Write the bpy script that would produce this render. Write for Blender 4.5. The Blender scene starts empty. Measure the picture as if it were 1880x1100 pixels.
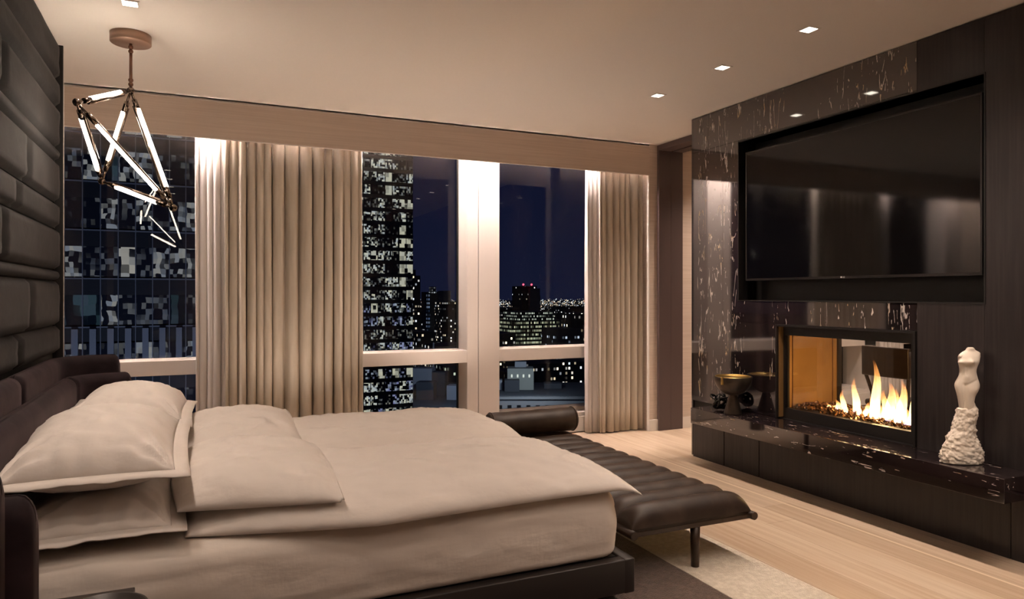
import bpy, bmesh, math, random
from mathutils import Vector, Matrix, noise
random.seed(7)
sc = bpy.context.scene
COL = sc.collection
PI = math.pi

# ------------------------------------------------------------ camera, world, exposure
cam_d = bpy.data.cameras.new('camera'); cam = bpy.data.objects.new('camera', cam_d); COL.objects.link(cam)
cam.location = (0, 0, 1.404); cam.rotation_euler = (PI/2, 0, -0.4242)
cam_d.sensor_width = 36; cam_d.lens = 36*1287.05/1880; cam_d.shift_y = -9.42/1880
cam_d.clip_start = .05; cam_d.clip_end = 20000
sc.camera = cam
wd = bpy.data.worlds.new('night_sky'); sc.world = wd; wd.use_nodes = True
wn = wd.node_tree.nodes; wl = wd.node_tree.links
bgn = wn['Background']
tc = wn.new('ShaderNodeTexCoord'); sx = wn.new('ShaderNodeSeparateXYZ'); wl.new(tc.outputs['Generated'], sx.inputs[0])
cr = wn.new('ShaderNodeValToRGB'); wl.new(sx.outputs['Z'], cr.inputs[0])
cr.color_ramp.elements[0].position = 0.0; cr.color_ramp.elements[0].color = (.0075, .0095, .028, 1)
cr.color_ramp.elements[1].position = .35; cr.color_ramp.elements[1].color = (.0040, .0050, .019, 1)
wl.new(cr.outputs[0], bgn.inputs['Color']); bgn.inputs['Strength'].default_value = 1.0
vs = sc.view_settings
vs.view_transform = 'Standard'; vs.look = 'None'; vs.gamma = 1; vs.use_curve_mapping = False
vs.exposure = 0.0
WARM = (1.0, .79, .645)      # lamp colour of the recessed downlights
SPOT_W = 66

# ------------------------------------------------------------ helpers
ORI = {}
def link(name, me, mat=None, parent=None, smooth=False):
    """one mesh object; vertices are given in world coordinates"""
    if parent is not None: me.transform(Matrix.Translation(-ORI[parent.name]))
    o = bpy.data.objects.new(name, me); COL.objects.link(o)
    if parent is not None: o.parent = parent; ORI[o.name] = ORI[parent.name]
    else: ORI[o.name] = Vector((0, 0, 0))
    if mat is not None and not me.materials: me.materials.append(mat)
    if smooth: me.polygons.foreach_set('use_smooth', [True]*len(me.polygons))
    return o
def root(name, loc, label, cat=None, group=None, kind=None):
    o = bpy.data.objects.new(name, None); COL.objects.link(o); o.location = loc
    o.empty_display_size = .1; ORI[o.name] = Vector(loc)
    return tag(o, label, cat, group, kind)
def tag(o, label=None, cat=None, group=None, kind=None):
    if label: o['label'] = label
    if cat: o['category'] = cat
    if group: o['group'] = group
    if kind: o['kind'] = kind
    return o
def inst(name, me, loc, parent, rot=None):
    """a repeat that shares mesh data (mesh built round its own origin), at a world location"""
    o = bpy.data.objects.new(name, me); COL.objects.link(o)
    o.location = Vector(loc) - ORI[parent.name] if parent else loc
    if rot: o.rotation_euler = rot
    if parent: o.parent = parent
    return o
def bm_me(bm, name):
    me = bpy.data.meshes.new(name); bm.normal_update(); bm.to_mesh(me); bm.free(); return me
def bm_box(bm, x0, x1, y0, y1, z0, z1, bev=0, seg=2):
    r = bmesh.ops.create_cube(bm, size=1)
    vv = r['verts']
    bmesh.ops.scale(bm, vec=(x1-x0, y1-y0, z1-z0), verts=vv)
    bmesh.ops.translate(bm, vec=((x0+x1)/2, (y0+y1)/2, (z0+z1)/2), verts=vv)
    if bev:
        ee = list({e for v in vv for e in v.link_edges})
        bmesh.ops.bevel(bm, geom=ee, offset=bev, segments=seg, profile=.5, affect='EDGES')
    return bm
def box(name, x0, x1, y0, y1, z0, z1, mat, parent=None, bev=0, seg=2, smooth=None):
    bm = bmesh.new(); bm_box(bm, x0, x1, y0, y1, z0, z1, bev, seg)
    return link(name, bm_me(bm, name), mat, parent, bev > .004 if smooth is None else smooth)
def boxes(name, lst, mat, parent=None, bev=0):
    bm = bmesh.new()
    for b in lst: bm_box(bm, *b, bev)
    return link(name, bm_me(bm, name), mat, parent)
def bm_tube(bm, p0, p1, r0, r1=None, n=16, caps=True):
    p0 = Vector(p0); p1 = Vector(p1); r1 = r0 if r1 is None else r1
    d = (p1-p0).normalized(); a = d.orthogonal().normalized(); b = d.cross(a)
    A = [bm.verts.new(p0+(a*math.cos(2*PI*i/n)+b*math.sin(2*PI*i/n))*r0) for i in range(n)]
    B = [bm.verts.new(p1+(a*math.cos(2*PI*i/n)+b*math.sin(2*PI*i/n))*r1) for i in range(n)]
    for i in range(n): bm.faces.new((A[i], A[(i+1) % n], B[(i+1) % n], B[i]))
    if caps: bm.faces.new(A[::-1]); bm.faces.new(B)
    return bm
def tube(name, p0, p1, r0, mat, parent=None, r1=None, n=16):
    bm = bm_tube(bmesh.new(), p0, p1, r0, r1, n); bmesh.ops.recalc_face_normals(bm, faces=bm.faces)
    o = link(name, bm_me(bm, name), mat, parent)
    for p in o.data.polygons: p.use_smooth = len(p.vertices) == 4
    return o
def lathe(name, prof, cx, cy, mat, parent=None, n=40):
    bm = bmesh.new(); rings = []
    for r, z in prof:
        rings.append([bm.verts.new((cx+r*math.cos(2*PI*i/n), cy+r*math.sin(2*PI*i/n), z)) for i in range(n)])
    for a, b in zip(rings, rings[1:]):
        for i in range(n): bm.faces.new((a[i], a[(i+1) % n], b[(i+1) % n], b[i]))
    bm.faces.new(rings[0][::-1]); bm.faces.new(rings[-1])
    bmesh.ops.recalc_face_normals(bm, faces=bm.faces)
    return link(name, bm_me(bm, name), mat, parent, True)
def sweep(name, pts, r, mat, parent=None, n=10, closed=False):
    bm = bmesh.new(); rings = []; N = len(pts); pts = [Vector(p) for p in pts]; a = None
    for k, p in enumerate(pts):
        d = (pts[(k+1) % N] - pts[k-1]) if closed or 0 < k < N-1 else (pts[1]-pts[0] if k == 0 else pts[-1]-pts[-2])
        d.normalize()
        a = d.orthogonal() if a is None else (a - d*a.dot(d))
        a.normalize(); b = d.cross(a)
        rr = r(k/(N-1)) if callable(r) else r
        rings.append([bm.verts.new(p+(a*math.cos(2*PI*i/n)+b*math.sin(2*PI*i/n))*rr) for i in range(n)])
    pr = list(zip(rings, rings[1:])) + ([(rings[-1], rings[0])] if closed else [])
    for A, B in pr:
        for i in range(n): bm.faces.new((A[i], A[(i+1) % n], B[(i+1) % n], B[i]))
    if not closed: bm.faces.new(rings[0][::-1]); bm.faces.new(rings[-1])
    bmesh.ops.recalc_face_normals(bm, faces=bm.faces)
    return link(name, bm_me(bm, name), mat, parent, True)
def grid_me(name, P, nu, nv, closed_u=False):
    """P(i,j)->point, quads"""
    vs_ = [P(i, j) for j in range(nv) for i in range(nu)]
    fs = []
    for j in range(nv-1):
        for i in range(nu if closed_u else nu-1):
            a = j*nu+i; b = j*nu+(i+1) % nu
            fs.append((a, b, b+nu, a+nu))
    me = bpy.data.meshes.new(name); me.from_pydata(vs_, [], fs); return me
def fbm(x, y, z=0, o=4): return noise.fractal(Vector((x, y, z)), 1.0, 2.0, o)

# ------------------------------------------------------------ materials
def srgb(r, g, b):
    f = lambda c: (c/255/12.92) if c/255 <= .04045 else ((c/255+.055)/1.055)**2.4
    return (f(r), f(g), f(b))
class M_:
    pass
def mat(name, col, rough=.5, metal=0, ior=1.45, sheen=0, coat=0, emit=None, es=0, var=None, bump=None, bump2=None, sheen_tint=None, sheen_rough=.4):
    """var=(scale xyz, colour2, lo, hi, detail)  bump=(scale xyz, strength, distance)"""
    m = bpy.data.materials.new(name); m.use_nodes = True
    nt = m.node_tree; b = nt.nodes['Principled BSDF']
    b.inputs['Base Color'].default_value = (*col, 1); b.inputs['Roughness'].default_value = rough
    b.inputs['Metallic'].default_value = metal; b.inputs['IOR'].default_value = ior
    if sheen:
        b.inputs['Sheen Weight'].default_value = sheen; b.inputs['Sheen Roughness'].default_value = sheen_rough
        if sheen_tint: b.inputs['Sheen Tint'].default_value = (*sheen_tint, 1)
    if coat: b.inputs['Coat Weight'].default_value = coat; b.inputs['Coat Roughness'].default_value = .1
    if emit: b.inputs['Emission Color'].default_value = (*emit, 1); b.inputs['Emission Strength'].default_value = es
    co = nt.nodes.new('ShaderNodeTexCoord')
    def nz(scale, detail=5):
        mp = nt.nodes.new('ShaderNodeMapping'); mp.inputs['Scale'].default_value = scale
        nt.links.new(co.outputs['Object'], mp.inputs[0])
        n = nt.nodes.new('ShaderNodeTexNoise'); n.inputs['Scale'].default_value = 1; n.inputs['Detail'].default_value = detail
        nt.links.new(mp.outputs[0], n.inputs['Vector']); return n
    if var:
        n = nz(var[0], var[4] if len(var) > 4 else 5)
        r = nt.nodes.new('ShaderNodeValToRGB'); nt.links.new(n.outputs['Fac'], r.inputs[0])
        r.color_ramp.elements[0].position = var[2]; r.color_ramp.elements[1].position = var[3]
        r.color_ramp.elements[0].color = (*col, 1); r.color_ramp.elements[1].color = (*var[1], 1)
        nt.links.new(r.outputs[0], b.inputs['Base Color'])
    last = None
    for bp in (bump, bump2):
        if not bp: continue
        n = nz(bp[0]); k = nt.nodes.new('ShaderNodeBump')
        k.inputs['Strength'].default_value = bp[1]; k.inputs['Distance'].default_value = bp[2]
        nt.links.new(n.outputs['Fac'], k.inputs['Height'])
        if last: nt.links.new(last.outputs[0], k.inputs['Normal'])
        last = k
    if last: nt.links.new(last.outputs[0], b.inputs['Normal'])
    return m
def emitter(name, col, s):
    m = bpy.data.materials.new(name); m.use_nodes = True; nt = m.node_tree; nt.nodes.clear()
    e = nt.nodes.new('ShaderNodeEmission'); o = nt.nodes.new('ShaderNodeOutputMaterial')
    e.inputs[0].default_value = (*col, 1); e.inputs[1].default_value = s; nt.links.new(e.outputs[0], o.inputs[0]); return m

M = M_()
M.ceiling = mat('ceiling_plaster', (.86, .80, .74), .9, bump=((60, 60, 60), .05, .01))
M.wallcov = mat('grasscloth_wallcovering', (.68, .565, .48), .75, var=((1.2, 1.2, 70), (.60, .485, .405), .35, .7), bump=((4, 4, 240), .12, .004))
M.plaster = mat('plain_plaster', (.55, .46, .38), .9)
M.reveal = mat('shadow_gap_black', (.01, .009, .008), .8)
M.white = mat('white_satin_paint', (.80, .74, .68), .45)
M.frame = mat('white_window_metal', (.78, .70, .64), .35)
M.oak = mat('pale_oak', (.56, .44, .33), .38, var=((26, 1.3, 10), (.45, .34, .245), .38, .72, 6), bump=((60, 3, 20), .08, .003))
M.oak2 = mat('pale_oak_lighter', (.60, .485, .37), .38, var=((24, 1.1, 10), (.48, .35, .24), .38, .72, 6), bump=((60, 3, 20), .08, .003))
M.oak3 = mat('pale_oak_darker', (.51, .395, .29), .38, var=((28, 1.2, 10), (.41, .29, .19), .38, .72, 6), bump=((60, 3, 20), .08, .003))
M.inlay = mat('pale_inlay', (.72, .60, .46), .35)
M.darkwood = mat('black_stained_oak', (.018, .0140, .0150), .33, var=((9, 60, 2.2), (.028, .022, .0225), .4, .62, 8), bump=((8, 90, 2.5), .25, .003))
M.jamb = mat('dark_brown_lacquer', (.095, .066, .064), .42, bump=((90, 90, 3), .1, .002))
M.blackm = mat('black_metal', (.018, .016, .016), .38, metal=.3)
M.matteblack = mat('matte_black', (.008, .007, .007), .5)
M.screen = mat('tv_screen', (.0025, .0025, .003), .06, ior=1.42)
M.bezel = mat('tv_bezel', (.035, .032, .032), .28, metal=.7)
M.logo = mat('grey_print', (.7, .7, .7), .4)
M.velvet = mat('charcoal_velvet', (.011, .0105, .011), .8, ior=1.25, sheen=.07, sheen_tint=(.75, .70, .68), sheen_rough=.35,
               var=((2.2, 3.0, 6), (.021, .0195, .0195), .35, .72, 6), bump=((5, 9, 14), .25, .01))
M.plum = mat('aubergine_velvet', (.012, .007, .0095), .8, ior=1.28, sheen=.10, sheen_tint=(.75, .55, .55), sheen_rough=.35,
             var=((5, 5, 7), (.036, .022, .027), .4, .75, 7), bump=((14, 14, 14), .2, .006))
M.linen = mat('white_cotton', (.80, .74, .69), .8, sheen=.15, bump=((4, 7, 6), .22, .05), bump2=((16, 24, 20), .14, .01))
M.sheet = mat('white_cotton_sheet', (.78, .71, .645), .75, sheen=.1, bump=((2, 6, 5), .30, .05), bump2=((22, 8, 9), .16, .012))
M.leather = mat('brown_leather', (.032, .021, .016), .43, ior=1.38, var=((9, 9, 9), (.062, .042, .031), .4, .75, 6), bump=((160, 160, 160), .12, .002))
M.leatherblk = mat('black_leather', (.022, .018, .017), .36, bump=((170, 170, 170), .12, .002))
M.walnut = mat('dark_walnut', (.045, .027, .018), .35, var=((30, 3, 30), (.03, .018, .012), .4, .7))
M.rugdark = mat('dark_brown_wool', (.085, .054, .041), .95, sheen=.3, var=((40, 40, 40), (.15, .10, .078), .4, .7, 8), bump=((140, 140, 140), .8, .015))
M.rugcream = mat('cream_wool', (.55, .49, .41), .95, var=((40, 40, 40), (.68, .62, .53), .4, .7, 8), bump=((140, 140, 140), .6, .012))
M.drape = mat('linen_drape', (.66, .59, .50), .9, var=((30, 30, 4), (.58, .51, .42), .35, .7, 6), bump=((300, 300, 60), .15, .002))
M.sheer = mat('pale_sheer', (.70, .65, .62), .9, bump=((260, 260, 40), .1, .002))
M.chrome = mat('smoked_nickel', (.17, .13, .105), .16, metal=1)
M.bronze = mat('bronze', (.22, .12, .085), .3, metal=1)
M.canopy = mat('rose_bronze', (.42, .27, .20), .35, metal=.6)
M.lampglow = emitter('tube_glow', (1, .84, .68), 36)
M.dlglow = emitter('downlight_glow', (1, .88, .72), 9)
M.ledglow = emitter('led_strip_glow', (1, .83, .76), 260)
M.plasterw = mat('white_plaster_cast', (.80, .72, .62), .7, bump=((60, 60, 60), .15, .004))
M.bowlm = mat('dark_bronze_ceramic', (.075, .058, .045), .36, metal=.55, var=((9, 9, 9), (.045, .036, .030), .4, .7))
M.gold = mat('gold_lining', (.85, .60, .20), .3, metal=1)
M.blkglass = mat('black_glass', (.006, .006, .006), .08, ior=1.7)
M.firewall = mat('bronze_fire_panel', (.42, .25, .10), .33, metal=.5, var=((4, 4, 4), (.33, .19, .07), .4, .7))
M.ember = mat('bronze_fire_glass', (.26, .13, .055), .22, metal=.5, var=((40, 40, 40), (.06, .03, .015), .45, .6))
M.tray = mat('dark_tray', (.045, .038, .034), .35)
M.concrete = mat('dark_concrete', (.06, .06, .065), .8)

def marble(name, vert=True):
    """near-black stone with broken pale veins running up the slab"""
    m = bpy.data.materials.new(name); m.use_nodes = True; nt = m.node_tree; N = nt.nodes; Lk = nt.links.new
    b = N['Principled BSDF']; b.inputs['Roughness'].default_value = .05; b.inputs['IOR'].default_value = 2.1
    co = N.new('ShaderNodeTexCoord')
    def noi(scale, detail=4, dist=0):
        mp = N.new('ShaderNodeMapping'); mp.inputs['Scale'].default_value = scale; Lk(co.outputs['Object'], mp.inputs[0])
        n = N.new('ShaderNodeTexNoise'); n.inputs['Scale'].default_value = 1; n.inputs['Detail'].default_value = detail
        n.inputs['Distortion'].default_value = dist; Lk(mp.outputs[0], n.inputs['Vector']); return n
    def math_(op, a, b_=None, c=None):
        k = N.new('ShaderNodeMath'); k.operation = op; k.use_clamp = False
        for i, v in enumerate((a, b_, c)):
            if v is None: continue
            if isinstance(v, (int, float)): k.inputs[i].default_value = v
            else: Lk(v, k.inputs[i])
        return k.outputs[0]
    S = (lambda a, l: (a, a, l)) if vert else (lambda a, l: (a, l, a))
    v1 = noi(S(13, 1.7), 5, .35)
    ridge = math_('ABSOLUTE', math_('SUBTRACT', v1.outputs['Fac'], .5))
    line = math_('LESS_THAN', ridge, .0095)
    brk = noi(S(20, 11), 3); gate = math_('GREATER_THAN', brk.outputs['Fac'], .505 if vert else .575)
    band = noi(S(3.2, .22), 2); gate2 = math_('GREATER_THAN', band.outputs['Fac'], .42)
    vein = math_('MULTIPLY', math_('MULTIPLY', line, gate), gate2)
    v2 = noi(S(55, 14), 3, .4); fl = math_('GREATER_THAN', v2.outputs['Fac'], .70)
    vein = math_('MAXIMUM', vein, math_('MULTIPLY', fl, gate2))
    cl = noi(S(9, .7), 4)
    r = N.new('ShaderNodeValToRGB'); Lk(cl.outputs['Fac'], r.inputs[0])
    r.color_ramp.elements[0].position = .4; r.color_ramp.elements[0].color = (.012, .0085, .0095, 1)
    r.color_ramp.elements[1].position = .75; r.color_ramp.elements[1].color = (.036, .023, .024, 1)
    gl = noi((7, 7, 7), 2); rv = N.new('ShaderNodeValToRGB'); Lk(gl.outputs['Fac'], rv.inputs[0])
    rv.color_ramp.elements[0].position = .50; rv.color_ramp.elements[0].color = (.60, .54, .51, 1)
    rv.color_ramp.elements[1].position = .66; rv.color_ramp.elements[1].color = (.50, .37, .22, 1)
    mx = N.new('ShaderNodeMixRGB'); Lk(vein, mx.inputs[0]); Lk(r.outputs[0], mx.inputs[1]); Lk(rv.outputs[0], mx.inputs[2])
    Lk(mx.outputs[0], b.inputs['Base Color']); return m
M.marble = marble('black_veined_marble'); M.marbleh = marble('black_veined_marble_slab', False)

def pane_glass(name, tint):
    """thin sheet glass: mostly see-through with a mirror share set by the Fresnel law"""
    m = bpy.data.materials.new(name); m.use_nodes = True; nt = m.node_tree; nt.nodes.clear(); N = nt.nodes
    o = N.new('ShaderNodeOutputMaterial'); t = N.new('ShaderNodeBsdfTransparent'); g = N.new('ShaderNodeBsdfGlossy')
    f = N.new('ShaderNodeFresnel'); f.inputs[0].default_value = 1.32; mx = N.new('ShaderNodeMixShader')
    t.inputs[0].default_value = (*tint, 1); g.inputs['Roughness'].default_value = 0.0; g.inputs['Color'].default_value = (1, 1, 1, 1)
    nt.links.new(f.outputs[0], mx.inputs[0]); nt.links.new(t.outputs[0], mx.inputs[1]); nt.links.new(g.outputs[0], mx.inputs[2])
    nt.links.new(mx.outputs[0], o.inputs[0]); return m
M.glass = pane_glass('window_glass', (.93, .95, .96))

def city_mat(name, base, w, h, dens, col1, col2, strength, blank=0.0):
    """distant facade: a grid of window cells, some of them lit"""
    m = bpy.data.materials.new(name); m.use_nodes = True; nt = m.node_tree; N = nt.nodes; Lk = nt.links.new
    b = N['Principled BSDF']; b.inputs['Base Color'].default_value = (*base, 1); b.inputs['Roughness'].default_value = .7
    co = N.new('ShaderNodeTexCoord'); s = N.new('ShaderNodeSeparateXYZ'); Lk(co.outputs['Object'], s.inputs[0])
    def mt(op, a, b_=0.0):
        k = N.new('ShaderNodeMath'); k.operation = op
        for i, v in enumerate((a, b_)):
            if isinstance(v, (int, float)): k.inputs[i].default_value = v
            else: Lk(v, k.inputs[i])
        return k.outputs[0]
    U = mt('DIVIDE', mt('ADD', s.outputs[0], s.outputs[1]), w); V = mt('DIVIDE', s.outputs[2], h)
    cu = mt('FLOOR', U); cv = mt('FLOOR', V); fu = mt('SUBTRACT', U, cu); fv = mt('SUBTRACT', V, cv)
    cmb = N.new('ShaderNodeCombineXYZ'); Lk(cu, cmb.inputs[0]); Lk(cv, cmb.inputs[1])
    wn_ = N.new('ShaderNodeTexWhiteNoise'); wn_.noise_dimensions = '2D'; Lk(cmb.outputs[0], wn_.inputs['Vector'])
    rowc = N.new('ShaderNodeCombineXYZ'); Lk(cv, rowc.inputs[0]); rowc.inputs[1].default_value = 3.3
    wr = N.new('ShaderNodeTexWhiteNoise'); wr.noise_dimensions = '2D'; Lk(rowc.outputs[0], wr.inputs['Vector'])
    prob = mt('ADD', mt('MULTIPLY', wn_.outputs['Value'], .75), mt('MULTIPLY', wr.outputs['Value'], .25))
    lit = mt('LESS_THAN', prob, dens+.07 if dens > 0 else 0.0)
    msk = mt('MULTIPLY', mt('MULTIPLY', mt('GREATER_THAN', fu, .22), mt('LESS_THAN', fu, .80)), mt('MULTIPLY', mt('GREATER_THAN', fv, .3), mt('LESS_THAN', fv, .82)))
    geo = N.new('ShaderNodeNewGeometry'); sn = N.new('ShaderNodeSeparateXYZ'); Lk(geo.outputs['Normal'], sn.inputs[0])
    side = mt('LESS_THAN', mt('ABSOLUTE', sn.outputs[2]), .5)
    sepc = N.new('ShaderNodeSeparateColor'); Lk(wn_.outputs['Color'], sepc.inputs[0])
    mx = N.new('ShaderNodeMixRGB'); Lk(sepc.outputs[1], mx.inputs[0]); mx.inputs[1].default_value = (*col1, 1); mx.inputs[2].default_value = (*col2, 1)
    Lk(mx.outputs[0], b.inputs['Emission Color'])
    Lk(mt('MULTIPLY', mt('MULTIPLY', mt('MULTIPLY', lit, msk), side), mt('MULTIPLY', mt('POWER', sepc.outputs[2], 1.6), strength)), b.inputs['Emission Strength'])
    return m

# ------------------------------------------------------------ room shell
H = 2.94
S = dict(kind='structure')
# floor: boards running away from the camera, each one its own piece
fl = box('floor', -1.7, 9.2, -1.7, 6.65, -.06, -.012, M.reveal); tag(fl, 'pale oak plank floor running towards the windows', **S)
pl_w = .232; plank_me = {}
rp = random.Random(3)
x = -1.0; ci = 0
while x < 9.1:
    y = -1.65 - rp.uniform(0, 1.8)
    while y < 6.6:
        Ln = 2.2
        y0, y1 = max(y, -1.65), min(y+Ln, 6.6)
        if y1 - y0 > .05:
            bm = bmesh.new(); bm_box(bm, x+.0007, x+pl_w-.0007, y0+.0007, y1-.0007, -.012, 0)
            link('plank', bm_me(bm, 'plank'), rp.choice((M.oak, M.oak, M.oak2, M.oak3)), fl)
        y += Ln
    x += pl_w; ci += 1
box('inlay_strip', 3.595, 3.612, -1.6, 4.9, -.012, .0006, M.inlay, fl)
ce = boxes('ceiling', [(-1.7, 9.2, -1.7, 5.962, H, H+.06), (-1.7, 9.2, 5.962, 6.66, H+.05, H+.11)], M.ceiling); tag(ce, 'smooth warm cream ceiling over the whole room', **S)
wb = box('wall_back', -1.7, 9.2, -1.75, -1.65, 0, H, M.wallcov); tag(wb, 'tan wallcovered wall behind the camera', **S)
# left wall core behind the upholstery
wlf = boxes('wall_left', [(-1.0, -.80, -1.65, 5.085, 0, H)], M.reveal); tag(wlf, 'dark wall upholstered in horizontal charcoal velvet panels', **S)
tr = box('end_cap', -.80, -.745, 5.085, 5.10, 0, H, M.matteblack, wlf)
box('metal_edge', -.80, -.742, 5.10, 5.106, 0, H, M.frame, wlf)
wsl = box('wall_side', -1.75, -1.65, 5.085, 6.66, 0, H+.05, M.plaster); tag(wsl, 'plain return wall beside the left window', **S)
box('wall_link', -1.75, -1.0, 5.0, 5.085, 0, H, M.plaster, wsl)

def puffy(name, y0, y1, z0, z1, xf, dep, mt_, parent, seed):
    """one stuffed upholstery panel on the plane x=xf, facing +x"""
    nu = max(6, int((y1-y0)/.05)); nv = max(6, int((z1-z0)/.022))
    g = .003; ph = random.Random(seed).uniform(0, 50)
    def P(i, j):
        a = i/(nu-1); b = j/(nv-1)
        da = min(a, 1-a)*(y1-y0); db = min(b, 1-b)*(z1-z0)
        f = lambda d, w: 1 if d >= w else math.sqrt(max(0, 1-(1-d/w)**2))
        h = dep*(.35+.65*f(da, .035))*1.0*f(db, .04) if db > 0 else 0
        h *= (f(da, .02) if da < .02 else 1)
        h += .004*fbm(a*4+ph, b*3, ph, 3)*min(1, db/.03)
        return (xf+h, y0+g+a*(y1-y0-2*g), z0+g+b*(z1-z0-2*g))
    me = grid_me(name, P, nu, nv); o = link(name, me, mt_, parent, True); return o
rows = [2.94, 2.709, 2.538, 2.293, 2.213, 1.962, 1.804, 1.553, 1.486, 1.215, 1.046]
splits = {2: [3.67, 1.9], 4: [4.173, 2.5], 5: [3.943, 2.2], 6: [3.68, 2.0], 8: [4.238, 2.6], 9: [3.977, 2.3], 0: [3.1, 1.5], 1: [3.0, 1.2]}
for k in range(len(rows)-1):
    ys = [-.2] + sorted(splits.get(k, [])) + [5.083]
    for a, b in zip(ys, ys[1:]):
        puffy('upholstery_panel', a, b, rows[k+1], rows[k], -.785, .032, M.velvet, wlf, k*7+a)

# right wall: a free-standing fireplace wall with a recess for the screen and a see-through firebox
F = 3.969; FB = 4.60; YE = 4.94
NY0, NY1, NZ0, NZ1 = 2.454, 4.372, 1.358, 2.622      # niche
OY0, OY1, OZ0, OZ1 = 2.855, 3.976, .479, 1.182        # firebox surround
core = F+.02
wr_ = boxes('wall_right', [
    (core, FB, -1.65, OY0, 0, NZ0), (core, FB, OY1, YE, 0, NZ0), (core, FB, OY0, OY1, 0, OZ0), (core, FB, OY0, OY1, OZ1, NZ0),
    (core, FB, -1.65, NY0, NZ0, NZ1), (core, FB, NY1, YE, NZ0, NZ1), (core+.15, FB, NY0, NY1, NZ0, NZ1),
    (core, FB, -1.65, YE, NZ1, H)], M.matteblack)
tag(wr_, 'fireplace wall of black veined marble and dark oak panels', **S)
SEAM = 2.85
def panel(nm, y0, y1, z0, z1, m): return box(nm, F, core, y0+.001, y1-.001, z0+.001, z1-.001, m, wr_)
panel('marble_panel', 4.742, YE, 2.636, H-.006, M.marble); panel('marble_panel', SEAM, 4.742, 2.636, H-.006, M.marble)
panel('marble_panel', NY1, YE, .48, 2.636, M.marble)
panel('marble_panel', SEAM, NY1, NZ1, 2.636, M.marble)
panel('marble_panel', SEAM, NY1, OZ1, NZ0, M.marble); panel('marble_panel', OY1, NY1, .48, OZ1, M.marble)
panel('wood_panel', -1.65, NY0, .36, H-.006, M.darkwood); panel('wood_panel', NY0, SEAM, NZ1, H-.006, M.darkwood)
panel('wood_panel', NY0, SEAM, .36, NZ0, M.darkwood)
box('end_panel', F, FB, YE, YE+.018, 0, H-.006, M.marble, wr_)
for q in ((NY0-.008, NY0, NZ0, NZ1), (NY1, NY1+.008, NZ0, NZ1), (NY0-.008, NY1+.008, NZ0-.008, NZ0), (NY0-.008, NY1+.008, NZ1, NZ1+.008)):
    box('niche_edge', F-.004, core+.15, *q, M.matteblack, wr_)
# plinth panels under the hearth
for a, b in ((4.515, 4.90), (4.125, 4.507), (2.3, 4.117), (-1.65, 2.296)):
    box('plinth_panel', 3.94, core, a, b, 0.0, .352, M.darkwood, wr_)
# valance, pocket, window wall
V = 5.98
VX = 4.2495
va = root('valance', (1.6, V, 2.63), 'long tan wallcovered pelmet above the windows', 'pelmet')
box('board', -1.65, VX, V, V+.022, 2.632, 2.918, M.wallcov, va)
box('pocket_lid', -1.65, 4.25, V+.022, 6.66, 2.927, 2.942, M.frame, va)
box('top_edge', -1.65, VX, V-.004, V+.022, 2.918, 2.926, M.frame, va)
box('bottom_edge', -1.65, 4.25, V-.002, V+.022, 2.627, 2.632, M.white, va)
wwr = boxes('wall_window', [(4.25, 4.345, V, 6.66, 0, H+.05)], M.wallcov); tag(wwr, 'narrow tan wall strip between right curtain and dark doorway', **S)
box('edge_bead', 4.238, 4.25, V, V+.03, 0, 2.627, M.white, wwr)
bb = box('baseboard_window', 4.236, 4.348, V-.014, V, 0, .115, M.white, None, .002); tag(bb, 'short white baseboard beside the right curtain', **S)
dj = boxes('door_1', [(4.345, 4.492, V-.035, V+.05, 0, H), (4.498, 4.647, V-.03, V+.05, 0, H), (4.492, 4.498, V-.022, V+.05, 0, H)], M.jamb); tag(dj, 'dark brown doorway jamb and header beside the fireplace wall', **S)
box('header', 4.345, 4.49, YE+.018, V-.035, 2.885, H, M.jamb, dj)
box('track', 4.49, 4.52, YE+.018, V-.035, 2.90, H, M.reveal, dj)
box('header_rear', 4.52, 4.647, YE+.018, V-.035, 2.885, H, M.jamb, dj)
wh = boxes('wall_hall', [(4.647, 6.3, V, V+.08, 0, H)], M.wallcov); tag(wh, 'beige wall of the neighbouring room seen through the doorway', **S)
bb2 = box('baseboard_hall', 4.647, 6.3, V-.014, V, 0, .115, M.white, None, .002); tag(bb2, 'white baseboard seen through the doorway', **S)
we = box('wall_far', 9.1, 9.2, -1.65, 6.66, 0, H, M.plaster); tag(we, 'plain far wall of the neighbouring room', **S)

# windows: sills, posts, transoms, two panes each
YF = 6.27; YG = 6.545
posts = [(-1.636, -1.302), (.364, .698), (2.364, 2.698), (4.364, 4.698)]
def window(n, xa, xb, label, za=.20):
    w = root('window_%d' % n, ((xa+xb)/2, YF, 0), label, None, None, 'structure')
    box('transom', xa, xb, YF, YG+.02, .752, .872, M.frame, w, .004)
    box('sill', xa, xb, YF-.02, YG+.02, .16, .20, M.frame, w, .003)
    box('sill_step', xa, xb, YF+.12, YG+.02, .20, .235, M.frame, w, .003)
    box('apron', xa, xb, YF-.06, YG+.02, .012, .16, M.white, w)
    for zz in ((.872, 2.926), (.235, .752)):
        box('glazing_bead', xa, xa+.012, YG-.03, YG, zz[0], zz[1], M.matteblack, w); box('glazing_bead', xb-.012, xb, YG-.03, YG, zz[0], zz[1], M.matteblack, w)
    box('upper_pane', xa, xb, YG, YG+.012, .872, 2.926, M.glass, w); box('lower_pane', xa, xb, YG, YG+.012, .235, .752, M.glass, w)
    return w
window(1, posts[0][1], posts[1][0], 'left window looking onto a glass office tower, beside the velvet wall')
window(2, posts[1][1], posts[2][0], 'middle window with lit apartment tower outside')
window(3, posts[2][1], posts[3][0], 'right window with city skyline outside')
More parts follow.
